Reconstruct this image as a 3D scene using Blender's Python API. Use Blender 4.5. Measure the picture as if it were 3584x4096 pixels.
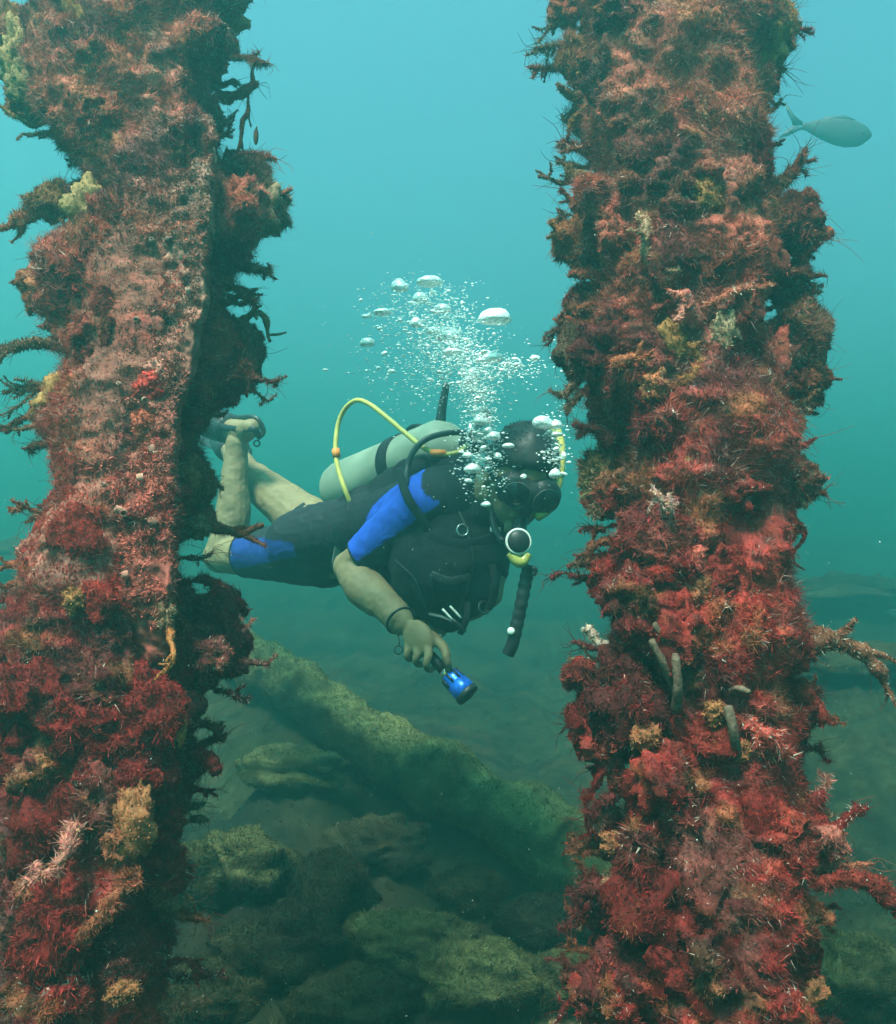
import bpy, math, random
import numpy as np
from mathutils import Vector, Matrix

for _o in list(bpy.data.objects):
    bpy.data.objects.remove(_o)
scene = bpy.context.scene
COL = scene.collection
R = math.radians

# ------------------------------------------------------------------ camera
PITCH = R(6.0)
cam_data = bpy.data.cameras.new('camera')
cam_data.sensor_fit = 'VERTICAL'
cam_data.angle = R(60.0)
cam_data.clip_start = 0.02
cam_data.clip_end = 400.0
cam = bpy.data.objects.new('camera', cam_data)
cam.location = (0, 0, 0)
cam.rotation_euler = (R(90) + PITCH, 0, 0)
COL.objects.link(cam)
scene.camera = cam

# ------------------------------------------------------------------ sky, sun, exposure
SUN_EL, SUN_AZ = R(60.0), R(206.0)       # azimuth measured from +Y clockwise: the sun stands high, behind the camera's left shoulder
world = bpy.data.worlds.new('World')
scene.world = world
world.use_nodes = True
wn = world.node_tree.nodes
wl = world.node_tree.links
bg = wn.get('Background') or wn.new('ShaderNodeBackground')
sky = wn.new('ShaderNodeTexSky')
sky.sky_type = 'NISHITA'
sky.sun_disc = False
sky.sun_elevation = SUN_EL
sky.sun_rotation = SUN_AZ
wl.new(sky.outputs['Color'], bg.inputs['Color'])
bg.inputs['Strength'].default_value = 0.06
sun_data = bpy.data.lights.new('sun', 'SUN')
sun_data.energy = 4.6
sun_data.angle = R(16.0)
sun_data.color = (1.0, 0.93, 0.84)
sun = bpy.data.objects.new('sun', sun_data)
sd = Vector((math.sin(SUN_AZ) * math.cos(SUN_EL), math.cos(SUN_AZ) * math.cos(SUN_EL), math.sin(SUN_EL)))
sun.rotation_euler = (-sd).to_track_quat('-Z', 'Y').to_euler()
sun.location = (0, 0, 12)
COL.objects.link(sun)

scene.view_settings.view_transform = 'Standard'
scene.view_settings.look = 'None'
scene.view_settings.gamma = 1.0
scene.view_settings.use_curve_mapping = False
scene.view_settings.exposure = 2.5
scene.render.engine = 'CYCLES'
scene.cycles.use_denoising = True
scene.cycles.max_bounces = 6
scene.cycles.diffuse_bounces = 3
scene.cycles.glossy_bounces = 2
scene.cycles.transmission_bounces = 4
scene.cycles.transparent_max_bounces = 12
scene.cycles.volume_bounces = 1

# ------------------------------------------------------------------ helpers
F_PX = 1024.0 / math.tan(R(30.0))
FW = np.array((0, math.cos(PITCH), math.sin(PITCH)))
UP = np.array((0, -math.sin(PITCH), math.cos(PITCH)))
RT = np.array((1.0, 0, 0))


def P(px, py, d):
    """a spot seen at (px, py) of the 1792 x 2048 view, d metres ahead, as a world point"""
    return d * FW + (px - 896.0) / F_PX * d * RT + (1024.0 - py) / F_PX * d * UP


def _hash(ix, iy, iz, seed):
    h = (ix * 374761393 + iy * 668265263 + iz * 1274126177 + seed * 974634777) & 0xFFFFFFFF
    h = ((h ^ (h >> 13)) * 1274126177) & 0xFFFFFFFF
    h = (h ^ (h >> 16)) & 0xFFFFFFFF
    return h.astype(np.float64) / 4294967295.0


def noise(p, scale, seed=0):
    q = np.asarray(p, float) * scale + 1000.0
    i = np.floor(q).astype(np.int64)
    f = q - i
    f = f * f * f * (f * (f * 6 - 15) + 10)
    out = 0
    for dx in (0, 1):
        for dy in (0, 1):
            for dz in (0, 1):
                w = (f[:, 0] if dx else 1 - f[:, 0]) * (f[:, 1] if dy else 1 - f[:, 1]) * (f[:, 2] if dz else 1 - f[:, 2])
                out = out + w * _hash(i[:, 0] + dx, i[:, 1] + dy, i[:, 2] + dz, seed)
    return out * 2 - 1


def fbm(p, scale, octaves=4, seed=0, gain=0.5):
    out, a, t = 0, 1.0, 0
    for k in range(octaves):
        out = out + a * noise(p, scale * 2.03 ** k, seed + 17 * k)
        t += a
        a *= gain
    return out / t


def norm(v):
    v = np.asarray(v, float)
    return v / np.maximum(np.linalg.norm(v, axis=-1, keepdims=True), 1e-9)


class Buf:
    """collects vertices, quads and triangles with a colour for each vertex, then becomes one mesh"""

    def __init__(self):
        self.v, self.c, self.f4, self.f3, self.n = [], [], [], [], 0

    def add(self, v, f4=None, f3=None, col=(1, 1, 1)):
        v = np.asarray(v, float).reshape(-1, 3)
        c = np.asarray(col, float)
        if c.ndim == 1:
            c = np.tile(c, (len(v), 1))
        self.v.append(v)
        self.c.append(c)
        if f4 is not None and len(f4):
            self.f4.append(np.asarray(f4, np.int64).reshape(-1, 4) + self.n)
        if f3 is not None and len(f3):
            self.f3.append(np.asarray(f3, np.int64).reshape(-1, 3) + self.n)
        self.n += len(v)
        return self

    def mesh(self, name, smooth=True, origin=None):
        v = np.concatenate(self.v)
        c = np.concatenate(self.c)
        if origin is not None:
            v = v - np.asarray(origin)
        f4 = np.concatenate(self.f4) if self.f4 else np.zeros((0, 4), np.int64)
        f3 = np.concatenate(self.f3) if self.f3 else np.zeros((0, 3), np.int64)
        me = bpy.data.meshes.new(name)
        me.vertices.add(len(v))
        me.vertices.foreach_set('co', v.astype(np.float32).ravel())
        loops = np.concatenate([f4.ravel(), f3.ravel()]).astype(np.int32)
        me.loops.add(len(loops))
        me.loops.foreach_set('vertex_index', loops)
        me.polygons.add(len(f4) + len(f3))
        starts = np.concatenate([np.arange(len(f4)) * 4, len(f4) * 4 + np.arange(len(f3)) * 3]).astype(np.int32)
        me.polygons.foreach_set('loop_start', starts)
        if smooth:
            me.polygons.foreach_set('use_smooth', np.ones(len(f4) + len(f3), bool))
        me.update(calc_edges=True)
        a = me.attributes.new('Col', 'FLOAT_COLOR', 'POINT')
        a.data.foreach_set('color', np.concatenate([c, np.ones((len(c), 1))], 1).astype(np.float32).ravel())
        me.validate()
        return me

    def build(self, name, mat, parent=None, smooth=True, origin=None):
        ob = bpy.data.objects.new(name, self.mesh(name, smooth, origin))
        if mat is not None:
            ob.data.materials.append(mat)
        if origin is not None:
            ob.location = tuple(origin)
        COL.objects.link(ob)
        if parent is not None:
            adopt(ob, parent)
        return ob


def adopt(ob, parent):
    """parent ob and keep it where it stands"""
    ob.parent = parent
    if parent.parent is None:                      # parts stand at the world's origin, so sub-parts need no offset
        ob.matrix_parent_inverse = Matrix.Translation(-parent.location)
    return ob


def empty(name, at):
    o = bpy.data.objects.new(name, None)
    o.location = tuple(at)
    o.empty_display_size = 0.1
    COL.objects.link(o)
    return o


def tag(o, label=None, cat=None, group=None, kind=None):
    if label: o['label'] = label
    if cat: o['category'] = cat
    if group: o['group'] = group
    if kind: o['kind'] = kind
    return o


# ---- shapes as plain arrays (vertices, quads)
def tube(path, radii, n=10, cap=True, squash=None, up=None):
    """a tube through the points of path with a radius, or (rx, ry), at each"""
    path = np.asarray(path, float)
    m = len(path)
    rad = np.asarray(radii, float)
    if rad.ndim == 0:
        rad = np.full(m, float(rad))
    if rad.ndim == 1:
        rad = np.stack([rad, rad], 1)
    tan = np.gradient(path, axis=0)
    tan = norm(tan)
    ref = np.array(up, float) if up is not None else np.array((0.13, 0.21, 0.97))
    if up is None and abs(np.dot(tan[0], ref)) > 0.9:
        ref = np.array((0.97, 0.2, 0.1))
    vs = []
    x = norm(np.cross(ref, tan[0]))
    for k in range(m):
        if up is not None:
            x = norm(np.cross(ref, tan[k]))
        else:
            x = norm(x - tan[k] * np.dot(x, tan[k]))
        y = np.cross(tan[k], x)
        a = np.linspace(0, 2 * math.pi, n, endpoint=False)
        vs.append(path[k] + np.outer(np.cos(a) * rad[k, 0], x) + np.outer(np.sin(a) * rad[k, 1], y))
    v = np.concatenate(vs)
    i = np.arange(n)
    f = []
    for k in range(m - 1):
        f.append(np.stack([k * n + i, k * n + (i + 1) % n, (k + 1) * n + (i + 1) % n, (k + 1) * n + i], 1))
    f4 = np.concatenate(f)
    f3 = None
    if cap:
        v = np.concatenate([v, path[:1] - tan[:1] * rad[0, 0] * 0.25, path[-1:] + tan[-1:] * rad[-1, 0] * 0.25])
        a, b = m * n, m * n + 1
        f3 = np.concatenate([np.stack([np.full(n, a), (i + 1) % n, i], 1),
                             np.stack([np.full(n, b), (m - 1) * n + i, (m - 1) * n + (i + 1) % n], 1)])
    return v, f4, f3


def smooth_path(pts, m=16):
    """Catmull-Rom through pts"""
    pts = np.asarray(pts, float)
    p = np.concatenate([2 * pts[:1] - pts[1:2], pts, 2 * pts[-1:] - pts[-2:-1]])
    t = np.linspace(0, len(pts) - 1 - 1e-6, m)
    i = t.astype(int)
    u = (t - i)[:, None]
    a, b, c, d = p[i], p[i + 1], p[i + 2], p[i + 3]
    return 0.5 * (2 * b + (c - a) * u + (2 * a - 5 * b + 4 * c - d) * u * u + (3 * b - a - 3 * c + d) * u ** 3)


def ball(c, r, rings=10, seg=16, axes=None):
    """an ellipsoid; r a number or three, axes three unit rows"""
    r = np.asarray(r, float) * np.ones(3)
    th = np.linspace(0, math.pi, rings + 1)[1:-1]
    a = np.linspace(0, 2 * math.pi, seg, endpoint=False)
    u = np.concatenate([np.stack([np.sin(t) * np.cos(a), np.sin(t) * np.sin(a), np.full(seg, np.cos(t))], 1) for t in th])
    u = np.concatenate([u, [[0, 0, 1], [0, 0, -1]]])
    v = u * r
    if axes is not None:
        v = v @ np.asarray(axes)
    v = v + np.asarray(c)
    i = np.arange(seg)
    m = rings - 1
    f4 = np.concatenate([np.stack([k * seg + i, (k + 1) * seg + i, (k + 1) * seg + (i + 1) % seg, k * seg + (i + 1) % seg], 1) for k in range(m - 1)])
    f3 = np.concatenate([np.stack([np.full(seg, m * seg), i, (i + 1) % seg], 1),
                         np.stack([np.full(seg, m * seg + 1), (m - 1) * seg + (i + 1) % seg, (m - 1) * seg + i], 1)])
    return v, f4, f3


def lump(c, r, seed, amp=0.25, rough=3.0, rings=12, seg=18, axes=None):
    v, f4, f3 = ball((0, 0, 0), 1.0, rings, seg)
    n = fbm(v + seed * 3.7, rough * 0.5, 4, seed)
    v = v * (1 + amp * 1.6 * n)[:, None] * (np.asarray(r, float) * np.ones(3))
    if axes is not None:
        v = v @ np.asarray(axes)
    return v + np.asarray(c), f4, f3


def box(c, size, axes=None):
    s = np.asarray(size, float) / 2
    v = np.array([[x, y, z] for x in (-1, 1) for y in (-1, 1) for z in (-1, 1)], float) * s
    if axes is not None:
        v = v @ np.asarray(axes)
    return v + np.asarray(c), np.array([[0, 1, 3, 2], [4, 6, 7, 5], [0, 4, 5, 1], [2, 3, 7, 6], [0, 2, 6, 4], [1, 5, 7, 3]]), None


def sample(v, f4, f3, n, rng):
    """n random spots on a mesh with their normals"""
    tr = []
    if f4 is not None and len(f4):
        tr += [f4[:, [0, 1, 2]], f4[:, [0, 2, 3]]]
    if f3 is not None and len(f3):
        tr.append(f3)
    tr = np.concatenate(tr)
    a, b, c = v[tr[:, 0]], v[tr[:, 1]], v[tr[:, 2]]
    cr = np.cross(b - a, c - a)
    ar = np.linalg.norm(cr, axis=1)
    k = rng.choice(len(tr), n, p=ar / ar.sum())
    r1, r2 = np.sqrt(rng.random(n)), rng.random(n)
    p = a[k] * (1 - r1)[:, None] + b[k] * (r1 * (1 - r2))[:, None] + c[k] * (r1 * r2)[:, None]
    return p, norm(cr[k])


def blades(buf, pos, d, length, width, col, rng, bend=0.5):
    """slim leaves bent at random, two triangles each"""
    n = len(pos)
    if n == 0:
        return
    d = norm(d)
    length = np.asarray(length) * np.ones(n)
    width = np.asarray(width) * np.ones(n)
    side = norm(np.cross(d, rng.normal(size=(n, 3))))
    d2 = norm(d + bend * rng.normal(size=(n, 3)) * 0.8)
    m = pos + d * (length * 0.45)[:, None]
    t = m + d2 * (length * 0.55)[:, None]
    w = (width * 0.5)[:, None]
    v = np.stack([pos, m + side * w, t, m - side * w], 1).reshape(-1, 3)
    b = np.arange(n) * 4
    buf.add(v, np.stack([b, b + 1, b + 2, b + 3], 1), None, np.repeat(col, 4, 0))


def hairs(buf, pos, d, length, width, col, rng):
    """fine tufted growth, one slim triangle each"""
    n = len(pos)
    if n == 0:
        return
    d = norm(d)
    side = norm(np.cross(d, rng.normal(size=(n, 3)))) * (np.asarray(width) * 0.5 * np.ones(n))[:, None]
    root = pos - d * 0.001
    v = np.stack([root - side, root + side, pos + d * (np.asarray(length) * np.ones(n))[:, None]], 1).reshape(-1, 3)
    buf.add(v, None, np.arange(n * 3).reshape(-1, 3), np.repeat(col, 3, 0))


# ------------------------------------------------------------------ materials
def new_mat(name):
    m = bpy.data.materials.new(name)
    m.use_nodes = True
    nt = m.node_tree
    nt.nodes.clear()
    return m, nt.nodes, nt.links


def mat_growth(name, translucent=0.25, bump=0.4, scale=90.0, rough=0.8):
    """living growth: colour from the mesh, fine mottling and relief, some light let through"""
    m, N, L = new_mat(name)
    out = N.new('ShaderNodeOutputMaterial')
    at = N.new('ShaderNodeAttribute'); at.attribute_name = 'Col'
    geo = N.new('ShaderNodeNewGeometry')
    nz = N.new('ShaderNodeTexNoise'); nz.inputs['Scale'].default_value = scale; nz.inputs['Detail'].default_value = 6
    L.new(geo.outputs['Position'], nz.inputs['Vector'])
    mr = N.new('ShaderNodeMapRange')
    mr.inputs['From Min'].default_value = 0.3; mr.inputs['From Max'].default_value = 0.7
    mr.inputs['To Min'].default_value = 0.55; mr.inputs['To Max'].default_value = 1.35
    L.new(nz.outputs['Fac'], mr.inputs['Value'])
    mul = N.new('ShaderNodeVectorMath'); mul.operation = 'SCALE'
    L.new(at.outputs['Color'], mul.inputs[0]); L.new(mr.outputs['Result'], mul.inputs['Scale'])
    bp = N.new('ShaderNodeBump'); bp.inputs['Strength'].default_value = bump; bp.inputs['Distance'].default_value = 0.004
    L.new(nz.outputs['Fac'], bp.inputs['Height'])
    pr = N.new('ShaderNodeBsdfPrincipled'); pr.inputs['Roughness'].default_value = rough
    pr.inputs['Specular IOR Level'].default_value = 0.15
    L.new(mul.outputs['Vector'], pr.inputs['Base Color']); L.new(bp.outputs['Normal'], pr.inputs['Normal'])
    if translucent > 0:
        tr = N.new('ShaderNodeBsdfTranslucent')
        L.new(mul.outputs['Vector'], tr.inputs['Color'])
        mx = N.new('ShaderNodeMixShader'); mx.inputs['Fac'].default_value = translucent
        L.new(pr.outputs[0], mx.inputs[1]); L.new(tr.outputs[0], mx.inputs[2])
        L.new(mx.outputs[0], out.inputs['Surface'])
    else:
        L.new(pr.outputs[0], out.inputs['Surface'])
    return m


def mat_plain(name, color, rough=0.5, spec=0.4, metallic=0.0, vary=0.15, scale=25.0, attr=False, bump=0.0, sss=0.0):
    """a made surface: one colour with wear and slight relief"""
    m, N, L = new_mat(name)
    out = N.new('ShaderNodeOutputMaterial')
    pr = N.new('ShaderNodeBsdfPrincipled')
    tc = N.new('ShaderNodeNewGeometry')
    nz = N.new('ShaderNodeTexNoise'); nz.inputs['Scale'].default_value = scale; nz.inputs['Detail'].default_value = 5
    L.new(tc.outputs['Position'], nz.inputs['Vector'])
    mr = N.new('ShaderNodeMapRange')
    mr.inputs['From Min'].default_value = 0.3; mr.inputs['From Max'].default_value = 0.7
    mr.inputs['To Min'].default_value = 1 - vary; mr.inputs['To Max'].default_value = 1 + vary
    L.new(nz.outputs['Fac'], mr.inputs['Value'])
    if attr:
        at = N.new('ShaderNodeAttribute'); at.attribute_name = 'Col'
        src = at.outputs['Color']
    else:
        rgb = N.new('ShaderNodeRGB'); rgb.outputs[0].default_value = (*color, 1)
        src = rgb.outputs[0]
    mul = N.new('ShaderNodeVectorMath'); mul.operation = 'SCALE'
    L.new(src, mul.inputs[0]); L.new(mr.outputs['Result'], mul.inputs['Scale'])
    L.new(mul.outputs['Vector'], pr.inputs['Base Color'])
    pr.inputs['Roughness'].default_value = rough
    pr.inputs['Specular IOR Level'].default_value = spec
    pr.inputs['Metallic'].default_value = metallic
    if sss > 0:
        pr.inputs['Subsurface Weight'].default_value = sss
        pr.inputs['Subsurface Radius'].default_value = (0.012, 0.006, 0.004)
        pr.inputs['Subsurface Scale'].default_value = 1.0
    if bump > 0:
        n2 = N.new('ShaderNodeTexNoise'); n2.inputs['Scale'].default_value = scale * 8; n2.inputs['Detail'].default_value = 4
        L.new(tc.outputs['Position'], n2.inputs['Vector'])
        bp = N.new('ShaderNodeBump'); bp.inputs['Strength'].default_value = bump; bp.inputs['Distance'].default_value = 0.003
        L.new(n2.outputs['Fac'], bp.inputs['Height']); L.new(bp.outputs['Normal'], pr.inputs['Normal'])
    L.new(pr.outputs[0], out.inputs['Surface'])
    return m


M = {
    'turf': mat_growth('algae_turf', 0.38, 0.2, 140),
    'crust': mat_growth('encrusting_growth', 0.0, 0.9, 75),
    'sponge': mat_growth('sponge_flesh', 0.1, 0.6, 160),
    'seabed': mat_growth('silty_seabed', 0.0, 0.9, 22, 0.95),
    'silt': mat_growth('silty_algae', 0.25, 0.2, 60, 0.95),
}
# ------------------------------------------------------------------ the water: one closed body of hazy sea round everything
HAZE_TOP, HAZE_BOTTOM = 4.8, -3.6
m, N, L = new_mat('sea_water_haze')
out = N.new('ShaderNodeOutputMaterial')
pv = N.new('ShaderNodeVolumePrincipled')
pv.inputs['Color'].default_value = (0.11, 0.50, 0.475, 1)
pv.inputs['Absorption Color'].default_value = (0.0, 0.10, 0.04, 1)
pv.inputs['Density'].default_value = 0.185
pv.inputs['Anisotropy'].default_value = 0.68
L.new(pv.outputs['Volume'], out.inputs['Volume'])
hz = Buf().add(*box((0, 20, (HAZE_TOP + HAZE_BOTTOM) / 2), (110, 110, HAZE_TOP - HAZE_BOTTOM))[:2]).build('haze', m, smooth=False)
tag(hz, 'hazy green blue sea water filling the whole view', 'water', kind='stuff')

# ------------------------------------------------------------------ seabed
RIDGE = np.array([P(*q) for q in [(330, 1215, 5.6), (470, 1300, 4.7), (560, 1360, 4.2), (700, 1455, 3.7), (900, 1570, 3.2), (1050, 1660, 2.92), (1200, 1760, 2.68), (1340, 1870, 2.45), (1500, 2010, 2.2)]])
RIDGE_S = smooth_path(RIDGE, 90)
# boulders: view x, view y, metres ahead, radii in view pixels (across, up), tint
ROCKS = [
    (480, 1735, 2.36, 108, 66, 0, 'pale domed boulder at the foot of the bare faced pile'),
    (655, 1795, 2.26, 88, 66, 1, 'dark rounded lump of rock beside the domed boulder'),
    (395, 1760, 2.28, 60, 60, 0, 'small rock wedged between the domed boulder and the bare faced pile'),
    (560, 1890, 2.10, 120, 60, 1, 'broad brown rock in front of the dark rounded lump'),
    (830, 1880, 2.14, 120, 48, 2, 'low green rock sunlit on top in the middle of the seabed'),
    (960, 1950, 2.06, 130, 50, 2, 'long pale green rock lying at the bottom of the view'),
    (930, 1780, 2.40, 72, 34, 1, 'small flat brown rock below the fallen pile'),
    (1090, 1850, 2.20, 90, 44, 1, 'brown rock leaning towards the bushy pile'),
    (1130, 1965, 2.04, 80, 50, 0, 'weedy rock at the foot of the bushy pile'),
    (700, 1990, 2.02, 140, 44, 1, 'dark flat rock at the bottom edge of the view'),
    (430, 1985, 2.02, 110, 50, 1, 'dark rock at the base of the bare faced pile'),
    (590, 1540, 3.3, 110, 40, 2, 'pale green mound on the near side of the fallen pile'),
    (760, 1690, 2.75, 120, 40, 1, 'shadowy flat stone in the hollow before the fallen pile'),
    (1720, 1960, 2.15, 120, 70, 0, 'green rock to the right of the bushy pile'),
    (1700, 1330, 4.6, 140, 40, 1, 'faint dark reef mound in the haze right of the bushy pile'),
    (1690, 1190, 8.5, 150, 30, 1, 'faint low reef far off in the haze under the fish'),
    (60, 1120, 8.0, 170, 30, 1, 'faint reef far off in the haze left of the bare faced pile'),
]


def seabed_z(x, y):
    p = np.stack([x, y, np.zeros_like(x)], 1)
    z = -1.02 + 0.36 * np.clip((y - 2.6) / 4.0, 0, 1.6) ** 1.1
    z = z + 2.2 * np.clip((y - 7) / 14, 0, 1) ** 1.5 + 0.03 * np.clip(y - 14, 0, 60)
    z = z - 0.06 * np.clip(x, -3, 5) * np.clip(y - 1.5, 0, 3) / 3
    z = z + 0.16 * fbm(p, 0.7, 3, 5) + 0.10 * fbm(p, 2.2, 4, 9) * np.clip(1.4 - y * 0.03, 0.3, 1) + 0.022 * fbm(p, 17.0, 3, 77)
    dx, dy = x[:, None] - RIDGE_S[None, :, 0], y[:, None] - RIDGE_S[None, :, 1]
    near = (np.abs(x) < 6) & (y > 0) & (y < 9)
    q = np.where(near)[0]
    if len(q):
        h = RIDGE_S[None, :, 2] - 0.06 - 1.0 * np.sqrt(dx[q] ** 2 + dy[q] ** 2 + 0.004)
        z[q] = np.maximum(z[q], h.max(1))
        for r in ROCKS:
            c = P(*r[:3])
            dd = np.sqrt((x[q] - c[0]) ** 2 + (y[q] - c[1]) ** 2)
            rr = r[3] * r[2] / F_PX
            z[q] = np.maximum(z[q], c[2] - r[4] * r[2] / F_PX * 0.8 - 1.1 * np.maximum(dd - rr * 0.6, 0))
    z = z + 0.035 * fbm(p, 9.0, 4, 21) + 0.012 * noise(p, 45.0, 3)
    return z


xs = np.concatenate([-np.geomspace(52, 3.2, 26), np.linspace(-3.1, 3.1, 220), np.geomspace(3.2, 52, 26)])
ys = np.concatenate([np.linspace(-32, 0.8, 14), np.linspace(0.9, 7.0, 240), np.geomspace(7.1, 72, 60)])
gx, gy = np.meshgrid(xs, ys)
gx, gy = gx.ravel(), gy.ravel()
gz = seabed_z(gx, gy)
nx, ny = len(xs), len(ys)
ii = (np.arange(ny - 1)[:, None] * nx + np.arange(nx - 1)[None]).ravel()
gp = np.stack([gx, gy, gz], 1)


def silt_colour(p, seed=0):
    a = np.clip(fbm(p, 2.6, 4, 31 + seed) * 1.6 + 0.5, 0, 1)[:, None]
    b = np.clip(fbm(p, 11.0, 3, 57 + seed) * 1.8 + 0.35, 0, 1)[:, None]
    c = np.clip(fbm(p, 5.0, 3, 83 + seed) * 2.2 - 0.2, 0, 1)[:, None]
    dark, green, pale, rust = (np.array(q) for q in ((0.008, 0.008, 0.006), (0.030, 0.026, 0.012), (0.072, 0.060, 0.026), (0.060, 0.032, 0.018)))
    col = dark * (1 - a) + green * a
    col = col * (1 - 0.4 * b * a) + pale * (0.4 * b * a)
    return col * (1 - 0.5 * c) + rust * 0.5 * c


def silted(v, f4, f3, col, amount=1.0):
    """pale silt settled on whatever faces up"""
    nr = np.zeros_like(v)
    for f in (f4[:, [0, 1, 2]], f4[:, [0, 2, 3]]):
        cr = np.cross(v[f[:, 1]] - v[f[:, 0]], v[f[:, 2]] - v[f[:, 0]])
        for q in range(3):
            np.add.at(nr, f[:, q], cr)
    up = np.clip((norm(nr)[:, 2] - 0.25) / 0.6, 0, 1) * np.clip(0.7 + 1.2 * fbm(v, 9.0, 3, 222), 0, 1) * amount
    return col * (1 - up[:, None]) + np.array((0.150, 0.135, 0.055)) * up[:, None]


bed = Buf().add(gp, np.stack([ii, ii + 1, ii + nx + 1, ii + nx], 1), None, silt_colour(gp) * 0.8).build('seabed', M['seabed'])
tag(bed, 'silty green brown seabed sloping up into the haze', kind='structure')

# ------------------------------------------------------------------ encrusted piles
PAL = {k: np.array(v) for k, v in dict(
    maroon=(0.13, 0.020, 0.020), crimson=(0.39, 0.028, 0.026), red=(0.50, 0.046, 0.036), rust=(0.33, 0.082, 0.045),
    pink=(0.62, 0.22, 0.17), ochre=(0.44, 0.19, 0.06), olive=(0.17, 0.115, 0.05), brown=(0.20, 0.105, 0.065),
    dark=(0.045, 0.024, 0.022), pale=(0.75, 0.60, 0.50), tan=(0.34, 0.21, 0.125)).items()}


def pile_colour(p, py, seed, rng=None):
    """patches of different algae: browns above, crimson below; the paler top and darker foot also imitate the light"""
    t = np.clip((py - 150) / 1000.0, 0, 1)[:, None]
    n1 = fbm(p, 9.0, 3, seed)[:, None]
    n2 = fbm(p, 22.0, 3, seed + 40)[:, None]
    n3 = fbm(p, 14.0, 2, seed + 80)[:, None]
    n4 = fbm(p, 45.0, 2, seed + 120)[:, None]
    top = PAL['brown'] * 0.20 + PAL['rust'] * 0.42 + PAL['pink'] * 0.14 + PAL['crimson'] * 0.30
    base = top * (1 - t) + (PAL['crimson'] * 0.74 + PAL['maroon'] * 0.34) * t  # besides the change of algae, dimmer light towards the foot is painted in
    s = lambda x, a, b: np.clip((x - a) / (b - a), 0, 1)
    col = base
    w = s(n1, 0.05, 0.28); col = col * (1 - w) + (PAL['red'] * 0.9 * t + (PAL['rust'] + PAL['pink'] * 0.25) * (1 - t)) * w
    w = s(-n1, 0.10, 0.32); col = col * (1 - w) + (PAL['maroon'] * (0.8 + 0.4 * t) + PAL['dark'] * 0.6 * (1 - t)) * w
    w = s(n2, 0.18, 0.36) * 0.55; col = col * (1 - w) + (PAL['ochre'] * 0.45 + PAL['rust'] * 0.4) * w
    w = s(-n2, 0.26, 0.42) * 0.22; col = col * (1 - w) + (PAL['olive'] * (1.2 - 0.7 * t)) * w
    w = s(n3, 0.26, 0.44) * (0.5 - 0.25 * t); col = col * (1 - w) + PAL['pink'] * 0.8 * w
    w = s(-n4, 0.12, 0.42) * 0.6; col = col * (1 - w) + PAL['dark'] * w
    if rng is not None:
        col = col * rng.uniform(0.6, 1.45, (len(p), 1)) * (1 + 0.10 * rng.normal(size=(len(p), 3))).clip(0.6, 1.5)
        k = rng.random(len(p)) < 0.02 + 0.10 * (fbm(p, 30.0, 2, seed + 300) > 0.30)
        col[k] = (PAL['pale'] * 0.6 + PAL['pink'] * 0.4) * rng.uniform(0.6, 1.1, (k.sum(), 1))
    return col.clip(0.004, 0.9)


def ue_ok(pile, py):
    return np.interp(py, pile.edge[:, 0], pile.edge[:, 1]) + 12


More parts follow.
